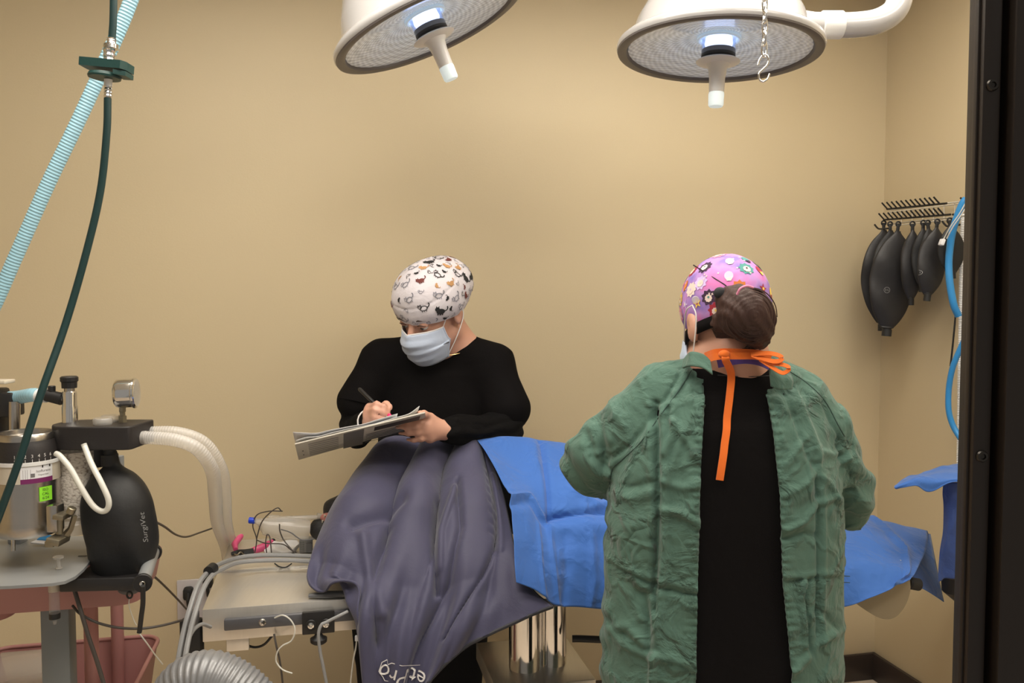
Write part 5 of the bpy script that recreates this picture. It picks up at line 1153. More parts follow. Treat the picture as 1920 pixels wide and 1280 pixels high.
# face
for q in (-1, 1):
    e = one('eye', ellip(H1.w(q * .032, .082, .001), A((.0125, .0125, .0125)) * 1.05, H1.R), M['eye'], p1); one('iris', ellip(H1.w(q * .032, .0925, -.002), A((.006, .003, .006)), H1.R), M['iris'], e)
    lid = ellip(H1.w(q * .032, .0815, .006), A((.0150, .0150, .0130)) * 1.05, H1.R); one('eyelid', lid, M['skin'], e)
    one('eyebrow', sweep([H1.w(q * .016, .101, .020), H1.w(q * .032, .0985, .024), H1.w(q * .048, .088, .020)], [.002, .003, .0015], 8), M['hair'], p1)
    one('lashes', sweep([H1.w(q * .019, .0945, .004), H1.w(q * .032, .0985, .0085), H1.w(q * .046, .090, .004)], [.001, .0016, .001], 6), M['hair'], p1)
def mask(H, par, loops=True):
    g = []
    for i in range(17):
        t = i / 16; z = -.012 - .106 * t; row = []
        for j in range(29):
            u = -1 + 2 * j / 28; a = u * math.radians(78 - 16 * abs(t - .45) * 1)
            ry = .118 - .02 * (t - .35) ** 2 * 4; ry = np.interp(t, [0, .25, .5, .8, 1], [.111, .128, .126, .116, .100])
            rx = np.interp(t, [0, .5, 1], [.068, .073, .060]); y0 = .0
            pl = .0022 * (1 if (t * 16) % 4 < 2 else -1) * (1 - abs(u) ** 4) if .12 < t < .8 else 0
            nose = .010 * math.exp(-(u / .16) ** 2) * max(0, 1 - t * 2.2)
            x = rx * math.sin(a) * (1 if t < 2 else 1); y = y0 + (ry + pl + nose) * (math.cos(a) ** .8 if math.cos(a) > 0 else 0)
            row.append(H.w(x, max(y, .02), z + .010 * (1 - math.cos(a)) * (1 if t < .5 else -1) * -1))
        g.append(row)
    m = one('face_mask', gridmesh(A(g)), M['maskm'], par, sharp=0, solid=.0025)
    gt_ = A(g)
    one('mask_binding', sweep(gt_[0][::2], .0022, 8), M['maskw'], m)
    for j in (0, 28):
        one('mask_binding', sweep(gt_[:, j][::2], .0028, 8), M['maskm'], m)
        q = -1 if j == 0 else 1
        if loops: one('ear_loop', tube([gt_[0, j], H.w(q * .080, .028, .018), H.w(q * .087, .006, .026), H.w(q * .092, -.016, .012), H.w(q * .090, -.012, -.018), H.w(q * .080, .018, -.06), gt_[-2, j]], .0015, 8), M['maskw'], m)
    return m
mask(H1, p1)
# cap
def capsurf(H, ells, plane_c, plane_n, h=.0045, disp=None, lo=None, hi=None):
    pts = A([c for c, r in ells]); R_ = .17
    G = Vol(H.c - .20, H.c + .24, h)
    for c, r in ells: G.ell(H.w(*c), A(r) * H.s, H.R, .03)
    v, f = G.mesh(2); N__ = vnormals(v, f)
    if disp: v = v + N__ * A([[disp(H.l(q))] for q in v])
    pc_, pn_ = H.w(*plane_c), H.R @ nrm(plane_n)
    vf = cut((v, f.tolist()), [(pc_, pn_)], lambda c: np.dot(c - pc_, pn_) > 0)
    return vf
d1 = lambda l: .0035 * nz(l, (14, 14, 22), 3) + .003 * max(0, nz(l, (30, 30, 12), 8)) - .0022 * math.exp(-((l[2] - .085 + .25 * l[1]) / .003) ** 2)
capf = capsurf(H1, [((0, -.004, .048), (.098, .112, .094)), ((0, -.070, .052), (.082, .078, .074)), ((.012, -.128, .034), (.044, .046, .044))], (0, .098, .008), (0, -.12, 1), disp=d1)
mc = MB(); mc.add(capf, M['capw']); cb_ = bvh_of(capf)
def cat(kind, s):
    out = []; e = lambda cx_, cy_, rx, ry: [(cx_ + rx * math.cos(t), cy_ + ry * math.sin(t)) for t in np.linspace(0, 2 * math.pi, 14)[:-1]]
    if kind == 'outline':
        for (cx_, cy_, rx, ry) in ((0, 0, .55, .38), (.5, .28, .30, .27)):
            a = e(cx_, cy_, rx, ry); c = e(cx_, cy_, rx * .78, ry * .72); n = len(a); out.append((a + c, [[i, (i + 1) % n, n + (i + 1) % n, n + i] for i in range(n)]))
        for q in ((.42, .33), (.6, .33)): out.append(poly2d(e(q[0], q[1], .05, .05)))
        out.append(poly2d([(.28, .46), (.30, .68), (.44, .54)])); out.append(poly2d([(.56, .54), (.70, .66), (.72, .44)]))
        for x in (-.3, .0, .3): out.append(poly2d([(x - .04, -.3), (x + .04, -.3), (x + .04, -.5), (x - .04, -.5)]))
    else:
        out.append(poly2d(e(0, 0, .55, .36))); out.append(poly2d(e(.48, .26, .30, .26)))
        out.append(poly2d([(.28, .42), (.30, .68), (.46, .50)])); out.append(poly2d([(.52, .50), (.68, .66), (.70, .40)]))
        for x in (-.3, 0, .3): out.append(poly2d([(x - .07, -.25), (x + .07, -.25), (x + .07, -.5), (x - .07, -.5)]))
    tl = [(-.5, .05), (-.75, .2), (-.82, .45), (-.72, .62)]; w = .07; c = cr([A(q) for q in tl], 4); a = []; b__ = []
    T = np.gradient(c, axis=0)
    for q, t in zip(c, T):
        n_ = A((-t[1], t[0])) / (np.linalg.norm(t) + 1e-9); a.append(tuple(q + n_ * w)); b__.append(tuple(q - n_ * w))
    m_ = len(a); out.append((a + b__, [[i, i + 1, m_ + i + 1, m_ + i] for i in range(m_ - 1)]))
    return [([(x * s, y * s) for x, y in vv], ff) for vv, ff in out]
random.seed(11); kinds = [('solid', 'catb'), ('outline', 'catg'), ('solid', 'catt'), ('outline', 'catg'), ('solid', 'catr'), ('outline', 'catb'), ('outline', 'catg')]
cc_ = H1.w(0, -.03, .05); placed = []; cnt = 0
for k in range(700):
    z = random.uniform(-.35, 1); a = random.uniform(0, 2 * math.pi); r = math.sqrt(max(0, 1 - z * z)); dl = H1.R @ A((r * math.cos(a), r * math.sin(a), z))
    if any(np.dot(dl, q) > .950 for q in placed): continue
    placed.append(dl); kk = kinds[cnt % len(kinds)]; cnt += 1; ra = random.uniform(-.9, .9); X, Y, _ = frame(-dl).T; X, Y = X * math.cos(ra) + Y * math.sin(ra), -X * math.sin(ra) + Y * math.cos(ra)
    for g2 in cat(kk[0], .0235 if kk[1] == 'catb' and kk[0] == 'solid' else .0205 if kk[0] == 'outline' else .018):
        zs = [cb_.ray_cast(Vector(cc_ + dl * .3 + X * p[0] + Y * p[1]), Vector(-dl), 1.) for p in g2[0]]
        if any(h_[0] is None or h_[3] > .30 for h_ in zs): continue
        mc.add((A([A(h_[0]) + dl * .0018 for h_ in zs]), g2[1]), M[kk[1]])
for k in range(1500):
    z = random.uniform(-.5, 1); a = random.uniform(0, 2 * math.pi); r = math.sqrt(max(0, 1 - z * z)); dl = H1.R @ A((r * math.cos(a), r * math.sin(a), z))
    if any(np.dot(dl, q) > .978 for q in placed): continue
    kk = kinds[cnt % len(kinds)]; ra = random.uniform(-3, 3); X, Y, _ = frame(-dl).T; X, Y = X * math.cos(ra) + Y * math.sin(ra), -X * math.sin(ra) + Y * math.cos(ra); ok = True; tmp = []
    for g2 in cat(kk[0], .0105):
        zs = [cb_.ray_cast(Vector(cc_ + dl * .3 + X * p[0] + Y * p[1]), Vector(-dl), 1.) for p in g2[0]]
        if any(h_[0] is None or h_[3] > .30 for h_ in zs): ok = False; break
        tmp.append((A([A(h_[0]) + dl * .0015 for h_ in zs]), g2[1]))
    if ok:
        placed.append(dl); cnt += 1
        for q in tmp: mc.add(q, M[kk[1]])
cap1 = mc.build('scrub_cap', p1, sharp=30, fix=False); md = None
# hair wisps, necklace, bracelet
b = MB()
random.seed(3)
for k in range(16):
    x = .062 + .02 * random.random(); b.add(tube([H1.w(x, -.04 - .05 * random.random(), -.005), H1.w(x + .006, -.055 - .04 * random.random(), -.04), H1.w(x - .002 + .01 * random.random(), -.06 - .03 * random.random(), -.075 - .03 * random.random())], .0022, 5, 4), M['blond'])
b.build('hair', p1)
one('cap_tie', ribbon([H1.w(.03, -.115, .02), H1.w(.05, -.12, -.03), H1.w(.045, -.11, -.075)], .022, H1.R @ A((1, .3, 0))), M['capw'], p1)
nk = [];
for t in np.linspace(-.2, 1.9, 12):
    a = -math.pi / 2 + t; c0 = P(836, 652, 2.53); q = c0 + A((.079 * math.cos(a), .082 * math.sin(a), .030 * math.sin(a) + .012)); nk.append(q)
one('necklace', sweep(cr(nk, 3), .0013, 6), M['gold'], p1)
br = P(694, 790, 2.255); one('bracelet', sweep([br + frame(P(698, 788, 2.2) - P(680, 800, 2.35)) @ A((.034 * math.cos(a), .034 * math.sin(a), 0)) for a in np.linspace(0, 2 * math.pi, 20)], .0022, 8), M['maskw'], p1)
one('nail', ellip(P(730, 779, 2.152), (.0055, .004, .0065)), M['nail'], p1)
# chest mark on the scrub
# clipboard and papers, pen
cbt = thing('clipboard', P(675, 825, 2.12), 'grey clipboard with a printed back held out by the person writing', 'clipboard')
nA, nB = P(553, 833, 2.14), P(797, 774, 2.09); fA = P(560, 862, 2.33); fB = P(800, 795, 2.29)
def slab(a, b_, c, d_, t, m, nm, par):
    a, b_, c, d_ = map(A, (a, b_, c, d_)); N0 = nrm(np.cross(b_ - a, d_ - a)); N0 = N0 if N0[2] > 0 else -N0
    v = [a, b_, c, d_, a + N0 * t, b_ + N0 * t, c + N0 * t, d_ + N0 * t]; return one(nm, (A(v), [[3, 2, 1, 0], [4, 5, 6, 7], [0, 1, 5, 4], [1, 2, 6, 5], [2, 3, 7, 6], [3, 0, 4, 7]]), m, par)
bd = slab(nA, nB, fB, fA, .0035, M['board'], 'board', cbt)
Nb = nrm(np.cross(nB - nA, fA - nA)); Nb = Nb if Nb[2] > 0 else -Nb; Lx = nB - nA; Ly = fA - nA
bp_ = lambda u, v_, h_=0: nA + Lx * u + Ly * v_ + Nb * h_
b = MB()
def patchb(u0, u1, v0, v1, m): b.add((A([bp_(u0, v0, -.0006), bp_(u1, v0, -.0006), bp_(u1, v1, -.0006), bp_(u0, v1, -.0006)]), [[0, 1, 2, 3]]), m)
patchb(.38, .54, .06, .95, M['inkg']); patchb(.62, .97, .10, .30, M['cord'])
for k in range(7): patchb(.10, .34, .15 + .11 * k, .19 + .11 * k, M['cordg'])
for k in range(6): patchb(.56, .90, .4 + .09 * k, .43 + .09 * k, M['inkg'])
for v_ in (.45, .7): patchb(.045, .055, v_, v_ + .06, M['ink'])
b.build('printed_back', bd, fix=False)
g_ = [[bp_(u, v_, .0045 + .004 * abs(math.sin(u * 5)) + (.022 * max(0, (u - .86) / .14) ** 2 if v_ < .5 else .008) + (.006 if u < .1 else 0)) for u in np.linspace(.01, .97, 12)] for v_ in np.linspace(.02, .96, 5)]
one('paper', gridmesh(patch(g_, 3, 3)), M['paper'], cbt, sharp=0, solid=.0012)
g_ = [[bp_(u, v_, .010 + .006 * abs(math.sin(u * 4 + 1)) + (.018 * (1 - u / .16) if u < .16 else 0)) for u in np.linspace(-.005, .80, 10)] for v_ in np.linspace(.0, .9, 5)]
one('paper', gridmesh(patch(g_, 3, 3)), M['paper'], cbt, sharp=0, solid=.001)
pe = thing('pen', P(702, 757, 2.16), 'black pen held by the person writing', 'pen')
q0, q1 = P(673, 728, 2.22), P(733, 786, 2.155); ad = nrm(q1 - q0)
one('barrel', sweep([q0, q0 + ad * .004, q0 + ad * .09, q1 - ad * .012, q1], [.003, .0052, .0052, .0045, .0012], 14), M['blackp'], pe)

# ================= person 2: surgeon seen from behind =================
H2 = Head(P(1359, 611, 1.66), nrm((-.30, .90, -.26)), (.04, 0, 1), 1.0)
p2 = thing('person', P(1375, 1280, 1.66) * A((1, 1, 0)), 'person seen from behind in an open green surgical gown and purple patterned cap', 'person')
z2 = lambda py: float(P(0, py, 1.62)[2]); x2 = lambda px: float(P(px, 700, 1.62)[0])
nk2 = P(1372, 672, 1.64); sl, sr = P(1244, 758, 1.66), P(1482, 770, 1.66)
eL_, wL_ = P(1118, 868, 1.72), P(1232, 925, 2.00); eR_, wR_ = P(1590, 925, 1.72), P(1500, 955, 2.02)
tor2 = [(706, 1250, 1490, .065), (745, 1210, 1530, .105), (800, 1180, 1562, .125), (880, 1155, 1588, .135), (960, 1146, 1594, .14), (1080, 1142, 1596, .14), (1280, 1136, 1598, .15), (1500, 1128, 1606, .16), (1760, 1118, 1615, .17)]
rows2 = lambda l, cy, m=0, dm=0: [(z2(py), (x2(a) + x2(b_)) / 2, cy, (x2(b_) - x2(a)) / 2 - m, dd - dm) for py, a, b_, dd in l]
CY2 = 1.665
G = Vol((x2(1040), 1.46, -.005), (x2(1660), 2.16, 1.72), .0045)
H2.sdf(G); G.cap(H2.w(0, -.03, -.05), nk2, .054, .058, .02); G.cap(nk2, P(1372, 730, 1.66), .06, .09, .04)
G.stack(rows2([q for q in tor2 if q[0] < 1300], CY2, .045, .035), .03)
G.cap(nk2, sl, .035, .045, .04); G.cap(nk2, sr, .035, .045, .04)
G.chain([sl, eL_, wL_], [.042, .035, .025], .02); G.chain([sr, eR_, wR_], [.042, .035, .025], .02)
for hx in (1300, 1440): G.chain([A((x2(hx), CY2, .82)), A((x2(hx), CY2, .48)), A((x2(hx), CY2, .08))], [.085, .055, .038], .02); G.cap((x2(hx), CY2 - .03, .04), (x2(hx), CY2 + .15, .035), .035, .03, .02)
for (w_, s_) in ((wL_, 1), (wR_, -1)):
    K = [w_ + A((s_ * (.02 + .018 * (i - 1.5) * .2), .075, -.012 + .017 * (1.5 - i))) for i in range(4)]
    hand_sdf(G, w_, K, [[k_, k_ + A((s_ * .012, .028, -.012)), k_ + A((s_ * .018, .044, -.028)), k_ + A((s_ * .020, .050, -.046))] for k_ in K], [w_ + A((s_ * .012, .02, .012)), w_ + A((s_ * .035, .05, .016)), w_ + A((s_ * .045, .078, .0))])
v, f = G.mesh(2); one('body', (v, f.tolist()), M['skin2'], p2, sharp=0, fix=False); del G
# black scrubs
G = Vol((x2(1100), 1.46, .05), (x2(1640), 1.86, 1.48), .0065)
G.stack(rows2([q for q in tor2 if q[0] < 1300], CY2, .030, .014), .03); G.cap(nk2 - A((0, 0, .03)), sl, .05, .045, .05); G.cap(nk2 - A((0, 0, .03)), sr, .05, .045, .05)
for hx in (1300, 1440): G.chain([A((x2(hx), CY2, .82)), A((x2(hx), CY2, .48)), A((x2(hx), CY2, .12))], [.12, .09, .075], .03)
G.ell(nk2 + A((0, -.01, .028)), (.085, .12, .040), I3, .01, 'sub')
v, f = G.mesh(2); N__ = vnormals(v, f); v = v + N__ * A([[.003 * nz(q, (7, 7, 4), 2)] for q in v]); vfs = (v, f.tolist()); sb = one('scrubs', vfs, M['scrub'], p2, sharp=0, fix=False); bvs = bvh_of(vfs); del G
for hx in (1300, 1440): one('shoe', sweep([(x2(hx), CY2 - .07, .035), (x2(hx), CY2, .045), (x2(hx), CY2 + .1, .035), (x2(hx), CY2 + .17, .028)], [.038, .044, .042, .026], 20), M['shoe'], p2)
# gown
G = Vol((x2(1020), 1.42, .30), (x2(1680), 2.12, 1.52), .0048)
G.stack(rows2([q for q in tor2 if q[0] < 1600], CY2), .03)
G.cap(P(1316, 698, 1.65), P(1250, 730, 1.66), .036, .050, .03); G.cap(P(1438, 703, 1.64), P(1500, 744, 1.66), .040, .048, .03)
G.chain([P(1240, 742, 1.66), P(1178, 800, 1.68), P(1128, 845, 1.70), P(1112, 868, 1.74), P(1180, 905, 1.90), P(1238, 925, 2.0)], [.060, .058, .056, .060, .055, .045], .025)
G.cap(P(1116, 822, 1.74), P(1100, 880, 1.76), .032, .036, .02)
G.chain([P(1498, 756, 1.66), P(1538, 800, 1.67), P(1568, 860, 1.68), P(1590, 915, 1.72), P(1585, 945, 1.80), P(1520, 955, 1.97)], [.052, .050, .044, .046, .05, .045], .025)
G.cap(P(1602, 930, 1.70), P(1598, 965, 1.73), .030, .032, .015)
G.ell(P(1372, 655, 1.62), (.070, .10, .050), I3, .01, 'sub')
v, f = G.mesh(2); N__ = vnormals(v, f); del G
# crease lines drawn on the back of the cloth: (points in px at the back plane, depth, width)
CR = []
def crs(pts, dep, w): CR.append(([P(x, y, 1.56)[[0, 2]] for x, y in pts], dep * 1.0, w * .72))
crs([(1236, 760), (1233, 860), (1232, 960), (1228, 1060), (1225, 1140)], -.014, .010); crs([(1246, 770), (1244, 900), (1240, 1060), (1220, 1280)], .010, .009); crs([(1222, 800), (1222, 900), (1222, 1000)], .007, .008)
crs([(1205, 1115), (1215, 1160), (1222, 1210)], -.012, .012); crs([(1222, 1120), (1221, 1200), (1222, 1280)], .009, .006); crs([(1145, 1200), (1180, 1180), (1210, 1205)], .008, .010)
crs([(1290, 700), (1240, 770), (1190, 840), (1147, 880)], -.006, .006); crs([(1296, 706), (1250, 776), (1200, 846), (1153, 890)], .005, .006)
crs([(1270, 760), (1260, 820), (1245, 850)], .008, .008); crs([(1225, 762), (1240, 766), (1258, 760)], .006, .006); crs([(1300, 730), (1285, 800), (1262, 860), (1245, 900)], .006, .009); crs([(1262, 790), (1290, 830), (1300, 850)], .006, .007)
crs([(1240, 900), (1275, 910), (1305, 900)], .006, .010); crs([(1150, 945), (1190, 938), (1225, 925)], .006, .009); crs([(1235, 950), (1270, 955), (1308, 975)], .009, .009); crs([(1150, 925), (1185, 920), (1220, 905)], -.005, .008)
crs([(1137, 1062), (1180, 1072), (1220, 1082), (1303, 1092)], .0045, .006); crs([(1137, 1072), (1180, 1082), (1220, 1094), (1303, 1108)], -.005, .006); crs([(1225, 1108), (1265, 1115), (1303, 1126)], .003, .005)
crs([(1138, 1190), (1175, 1215), (1215, 1225), (1260, 1222), (1300, 1238)], .007, .010); crs([(1140, 1180), (1170, 1195)], -.006, .010)
crs([(1530, 870), (1530, 960), (1531, 1060), (1530, 1190), (1512, 1215)], -.010, .008); crs([(1539, 900), (1540, 1060), (1538, 1200)], .006, .008)
crs([(1500, 740), (1520, 800), (1535, 850), (1530, 880)], .007, .009); crs([(1480, 740), (1500, 820), (1525, 880)], -.006, .009); crs([(1465, 870), (1490, 840), (1510, 820)], .006, .009); crs([(1465, 920), (1500, 905), (1530, 880)], .007, .009)
crs([(1465, 985), (1500, 970), (1530, 940)], .009, .008); crs([(1462, 1000), (1500, 995), (1525, 1000)], -.006, .010); crs([(1532, 890), (1560, 910), (1580, 945)], .007, .008); crs([(1535, 940), (1570, 935), (1592, 950)], .006, .009); crs([(1548, 850), (1575, 860), (1600, 855)], .007, .007)
crs([(1462, 1072), (1530, 1070), (1595, 1082)], .004, .005); crs([(1462, 1082), (1530, 1080), (1595, 1092)], -.004, .005); crs([(1502, 1082), (1494, 1110), (1500, 1160), (1502, 1200)], .010, .006); crs([(1510, 1085), (1502, 1110), (1508, 1160), (1512, 1210)], -.007, .006)
crs([(1475, 1245), (1500, 1225), (1530, 1195), (1560, 1190), (1597, 1200)], .009, .010); crs([(1530, 1140), (1560, 1170), (1597, 1210)], -.007, .010); crs([(1558, 760), (1575, 800), (1600, 835)], -.006, .006)
crs([(1127, 775), (1131, 815), (1138, 850), (1144, 890)], -.018, .014); crs([(1122, 780), (1104, 810), (1100, 850)], .008, .012); crs([(1110, 830), (1118, 870), (1140, 900)], -.010, .012); crs([(1590, 835), (1596, 870), (1592, 900)], -.010, .010); crs([(1592, 880), (1615, 872)], .010, .008); crs([(1598, 942), (1634, 938)], -.012, .008)
disp = np.zeros(len(v)); XZ = v[:, [0, 2]]; back = np.clip(-N__[:, 1], 0, 1) ** .7
for pts, dep, w in CR:
    best = np.full(len(v), 9.)
    for a, b_ in zip(pts[:-1], pts[1:]):
        ba = b_ - a; L_ = ba @ ba + 1e-9; t = np.clip((XZ - a) @ ba / L_, 0, 1); best = np.minimum(best, np.linalg.norm(XZ - a - t[:, None] * ba, axis=1))
    disp += dep * np.exp(-(best / w) ** 2) * back
for i, q in enumerate(v):
    disp[i] += .0025 * nz(q, (9, 9, 3), 1) + .0013 * nz(q, (26, 26, 14), 5) + .0022 * max(0, nz((q[0] + q[2] * .6, q[1], q[2] - q[0] * .5), (60, 40, 20), 3))
    # sleeves: bunched folds round the elbow
    if q[0] < x2(1150) or q[0] > x2(1590): disp[i] += .0035 * math.sin(q[2] * 75 + q[0] * 60 + 5 * nz(q, (9, 9, 9)))
# puckered hems along the opening
e1 = [(1336, 640), (1334, 700), (1318, 820), (1312, 900), (1306, 1100), (1300, 1300), (1290, 1600)]; e2 = [(1443, 640), (1444, 700), (1452, 820), (1460, 930), (1464, 1080), (1476, 1200), (1482, 1300), (1490, 1600)]
E1 = A([P(x, y, 1.54)[[0, 2]] for x, y in e1]); E2 = A([P(x, y, 1.54)[[0, 2]] for x, y in e2])
xl = lambda z: np.interp(z, E1[::-1, 1], E1[::-1, 0]); xr = lambda z: np.interp(z, E2[::-1, 1], E2[::-1, 0])
for i, q in enumerate(v):
    dd = min(abs(q[0] - xl(q[2])), abs(q[0] - xr(q[2])))
    if dd < .03 and N__[i, 1] < 0: disp[i] += .0022 * math.sin(q[2] * 420) * (1 - dd / .03)
v = v + N__ * disp[:, None]
# snap vertices beside the opening on its edge curve, then take the opening out
m_ = (v[:, 1] < CY2 - .02)
xlv = xl(v[:, 2]); xrv = xr(v[:, 2]); inside = m_ & (v[:, 0] > xlv) & (v[:, 0] < xrv)
fm = inside[f].all(axis=1); cf = v[f].mean(axis=1)
rem = (cf[:, 1] < CY2 - .02) & (cf[:, 0] > xl(cf[:, 2])) & (cf[:, 0] < xr(cf[:, 2]))
low = cf[:, 2] < .335
kv, kf = keep_faces(v, f.tolist(), ~rem & ~low)
# boundary vertices of the opening slide to the curve
from collections import Counter
ec = Counter()
for q in kf:
    for a, b_ in zip(q, q[1:] + q[:1]): ec[(min(a, b_), max(a, b_))] += 1
bvts = {i for e_, c_ in ec.items() if c_ == 1 for i in e_}
for i in bvts:
    q = kv[i]
    if q[1] < CY2 - .02:
        if abs(q[0] - xl(q[2])) < .012: kv[i, 0] = xl(q[2])
        elif abs(q[0] - xr(q[2])) < .012: kv[i, 0] = xr(q[2])
gown = one('surgical_gown', (kv, kf), M['gown'], p2, sharp=0, solid=.003, fix=False)
gb = bvh_of((kv, kf))
def snap_back(px, py, off=.003, b=None):
    h = (b or gb).ray_cast(Vector((0, 0, CH)), Vector(RAY(px, py)).normalized(), 3.); return (A(h[0]) if h[0] and h[0][1] < 1.75 else P(px, py, 1.62)) - A((0, off, 0))
for pts in ([(1322, 672), (1300, 690), (1270, 735), (1240, 775), (1200, 830), (1168, 860), (1146, 885), (1142, 950)], [(1470, 690), (1510, 716), (1545, 750), (1570, 795), (1590, 830)]):
    one('shoulder_seam', sweep([snap_back(x, y, .0015) for x, y in cr([A(q) for q in pts], 5)], .0013, 6), M['seam'] if 'seam' in M else M.setdefault('seam', mat('seam_thread', (.02, .05, .04), .8)), gown)
for (a0_, b0_) in (((1137, 1066), (1303, 1096)), ((1137, 1076), (1303, 1110)), ((1464, 1072), (1596, 1080)), ((1464, 1082), (1596, 1092))):
    one('hem_seam', sweep([snap_back(a0_[0] + (b0_[0] - a0_[0]) * t, a0_[1] + (b0_[1] - a0_[1]) * t, .0008) for t in np.linspace(.02, .98, 14)], .0008, 5), M['seam'], gown)
# collar of the gown at the left
g_ = [[P(1284, 672, 1.62), P(1296, 660, 1.585), P(1318, 664, 1.56), P(1332, 676, 1.55)], [P(1280, 690, 1.60), P(1296, 686, 1.565), P(1318, 690, 1.545), P(1336, 702, 1.54)]]
one('collar', gridmesh(patch(g_, 8, 6)), M['gown'], gown, sharp=0, solid=.004)
g_ = [[P(1443, 680, 1.553), P(1455, 684, 1.56), P(1476, 692, 1.585)], [P(1443, 700, 1.54), P(1458, 706, 1.54), P(1486, 712, 1.555)], [P(1445, 724, 1.538), P(1460, 730, 1.538), P(1484, 730, 1.548)]]
one('collar', gridmesh(patch(g_, 6, 6)), M['gown'], gown, sharp=0, solid=.004)
# orange ties
one('neck_tie', ribbon([P(1322, 668, 1.59), P(1345, 661, 1.555), P(1385, 661, 1.55), P(1425, 664, 1.553), P(1445, 672, 1.56)], .015, (0, 0, 1), .0015), M['orange'], gown)
one('neck_tie', ribbon([P(1326, 674, 1.575), P(1345, 668, 1.548), P(1385, 667, 1.545), P(1420, 668, 1.548), P(1443, 678, 1.55)], .013, (0, .1, 1), .0015), M['orange'], gown)
one('bow_loop', ribbon([P(1408, 664, 1.54), P(1440, 662, 1.53), P(1462, 667, 1.525), P(1464, 675, 1.52), P(1448, 677, 1.525), P(1415, 667, 1.538)], .009, (0, .7, 1), .0015), M['orange'], gown)
one('bow_loop', ribbon([P(1410, 666, 1.538), P(1445, 680, 1.528), P(1470, 684, 1.52), P(1480, 691, 1.515), P(1468, 699, 1.518), P(1450, 690, 1.525), P(1425, 674, 1.535)], .008, (0, .7, 1), .0015), M['orange'], gown)
one('knot', ellip(P(1358, 664, 1.545), (.011, .008, .008)), M['orange'], gown)
tp = [(1359, 668), (1361, 680), (1368, 700), (1366, 740), (1362, 780), (1361, 805), (1357, 830), (1354, 850), (1350, 875), (1347, 898)]
one('hanging_tie', ribbon([P(1360, 668, 1.540), P(1361, 676, 1.540)] + [snap_back(x, y, .008 + .003 * math.sin(k), bvs) for k, (x, y) in enumerate(tp) if k > 1], .0142, (1, .0, 0), .0016), M['orange'], gown)
# scrub collar band and purple undershirt edge
one('collar_seam', sweep([snap_back(x, y, .001, bvs) for x, y in ((1345, 703), (1375, 705), (1410, 706), (1442, 704))], .0009, 5), M['ink'], sb)
M['purp'] = fabric('purple_shirt', (.10, .06, .28), .7)
one('undershirt_edge', ribbon([P(1345, 681, 1.565), P(1375, 675, 1.558), P(1400, 673, 1.556), P(1425, 677, 1.56), P(1445, 686, 1.57)], .018, (0, .25, 1), .002), M['purp'], p2)
# cap
M['capp'] = mat('purple_print_cotton', (.36, .17, .44), .75)
def capmat(m):
    N = m.node_tree.nodes; L = m.node_tree.links; b_ = N['Principled BSDF']; tc = N.new('ShaderNodeTexCoord')
    n1 = N.new('ShaderNodeTexNoise'); n1.inputs['Scale'].default_value = 16; n1.inputs['Detail'].default_value = 3; L.new(tc.outputs['Object'], n1.inputs['Vector'])
    r = N.new('ShaderNodeValToRGB'); L.new(n1.outputs['Fac'], r.inputs[0]); e = r.color_ramp.elements; e[0].position = .36; e[0].color = (.20, .13, .42, 1); e[1].position = .62; e[1].color = (.58, .16, .42, 1)
    x = r.color_ramp.elements.new(.5); x.color = (.42, .22, .52, 1); L.new(r.outputs[0], b_.inputs['Base Color'])
capmat(M['capp'])
d2 = lambda l: .002 * nz(l, (14, 14, 22), 3) + .002 * max(0, nz(l, (30, 30, 12), 8))
capf2 = capsurf(H2, [((0, -.008, .046), (.084, .103, .096))], (0, -.10, -.002), (0, .10, 1), disp=d2)
mc = MB(); mc.add(capf2, M['capp']); cb2 = bvh_of(capf2)
PAL = [('pr_teal', (.06, .24, .22)), ('pr_yellow', (.75, .52, .10)), ('pr_dark', (.035, .012, .04)), ('pr_pink', (.70, .25, .40)), ('pr_cream', (.72, .58, .52)), ('pr_red', (.35, .02, .04)), ('pr_lilac', (.55, .42, .72)), ('pr_orange', (.60, .18, .04))]
for n_, c_ in PAL: M[n_] = mat(n_, c_, .8)
def blob(n_, r0, r1, ph=0): return poly2d([((r0 if i % 2 else r1) * math.cos(2 * math.pi * i / (2 * n_) + ph), (r0 if i % 2 else r1) * math.sin(2 * math.pi * i / (2 * n_) + ph)) for i in range(2 * n_)])
def put(dl, X, Y, g2, m, off=.0010):
    zs = [cb2.ray_cast(Vector(H2.w(0, -.01, .05) + dl * .3 + X * p[0] + Y * p[1]), Vector(-dl), 1.) for p in g2[0]]
    if any(h_[0] is None or h_[3] > .28 for h_ in zs): return
    mc.add((A([A(h_[0]) + dl * off for h_ in zs]), g2[1]), m)
random.seed(5); placed = []; cnt = 0
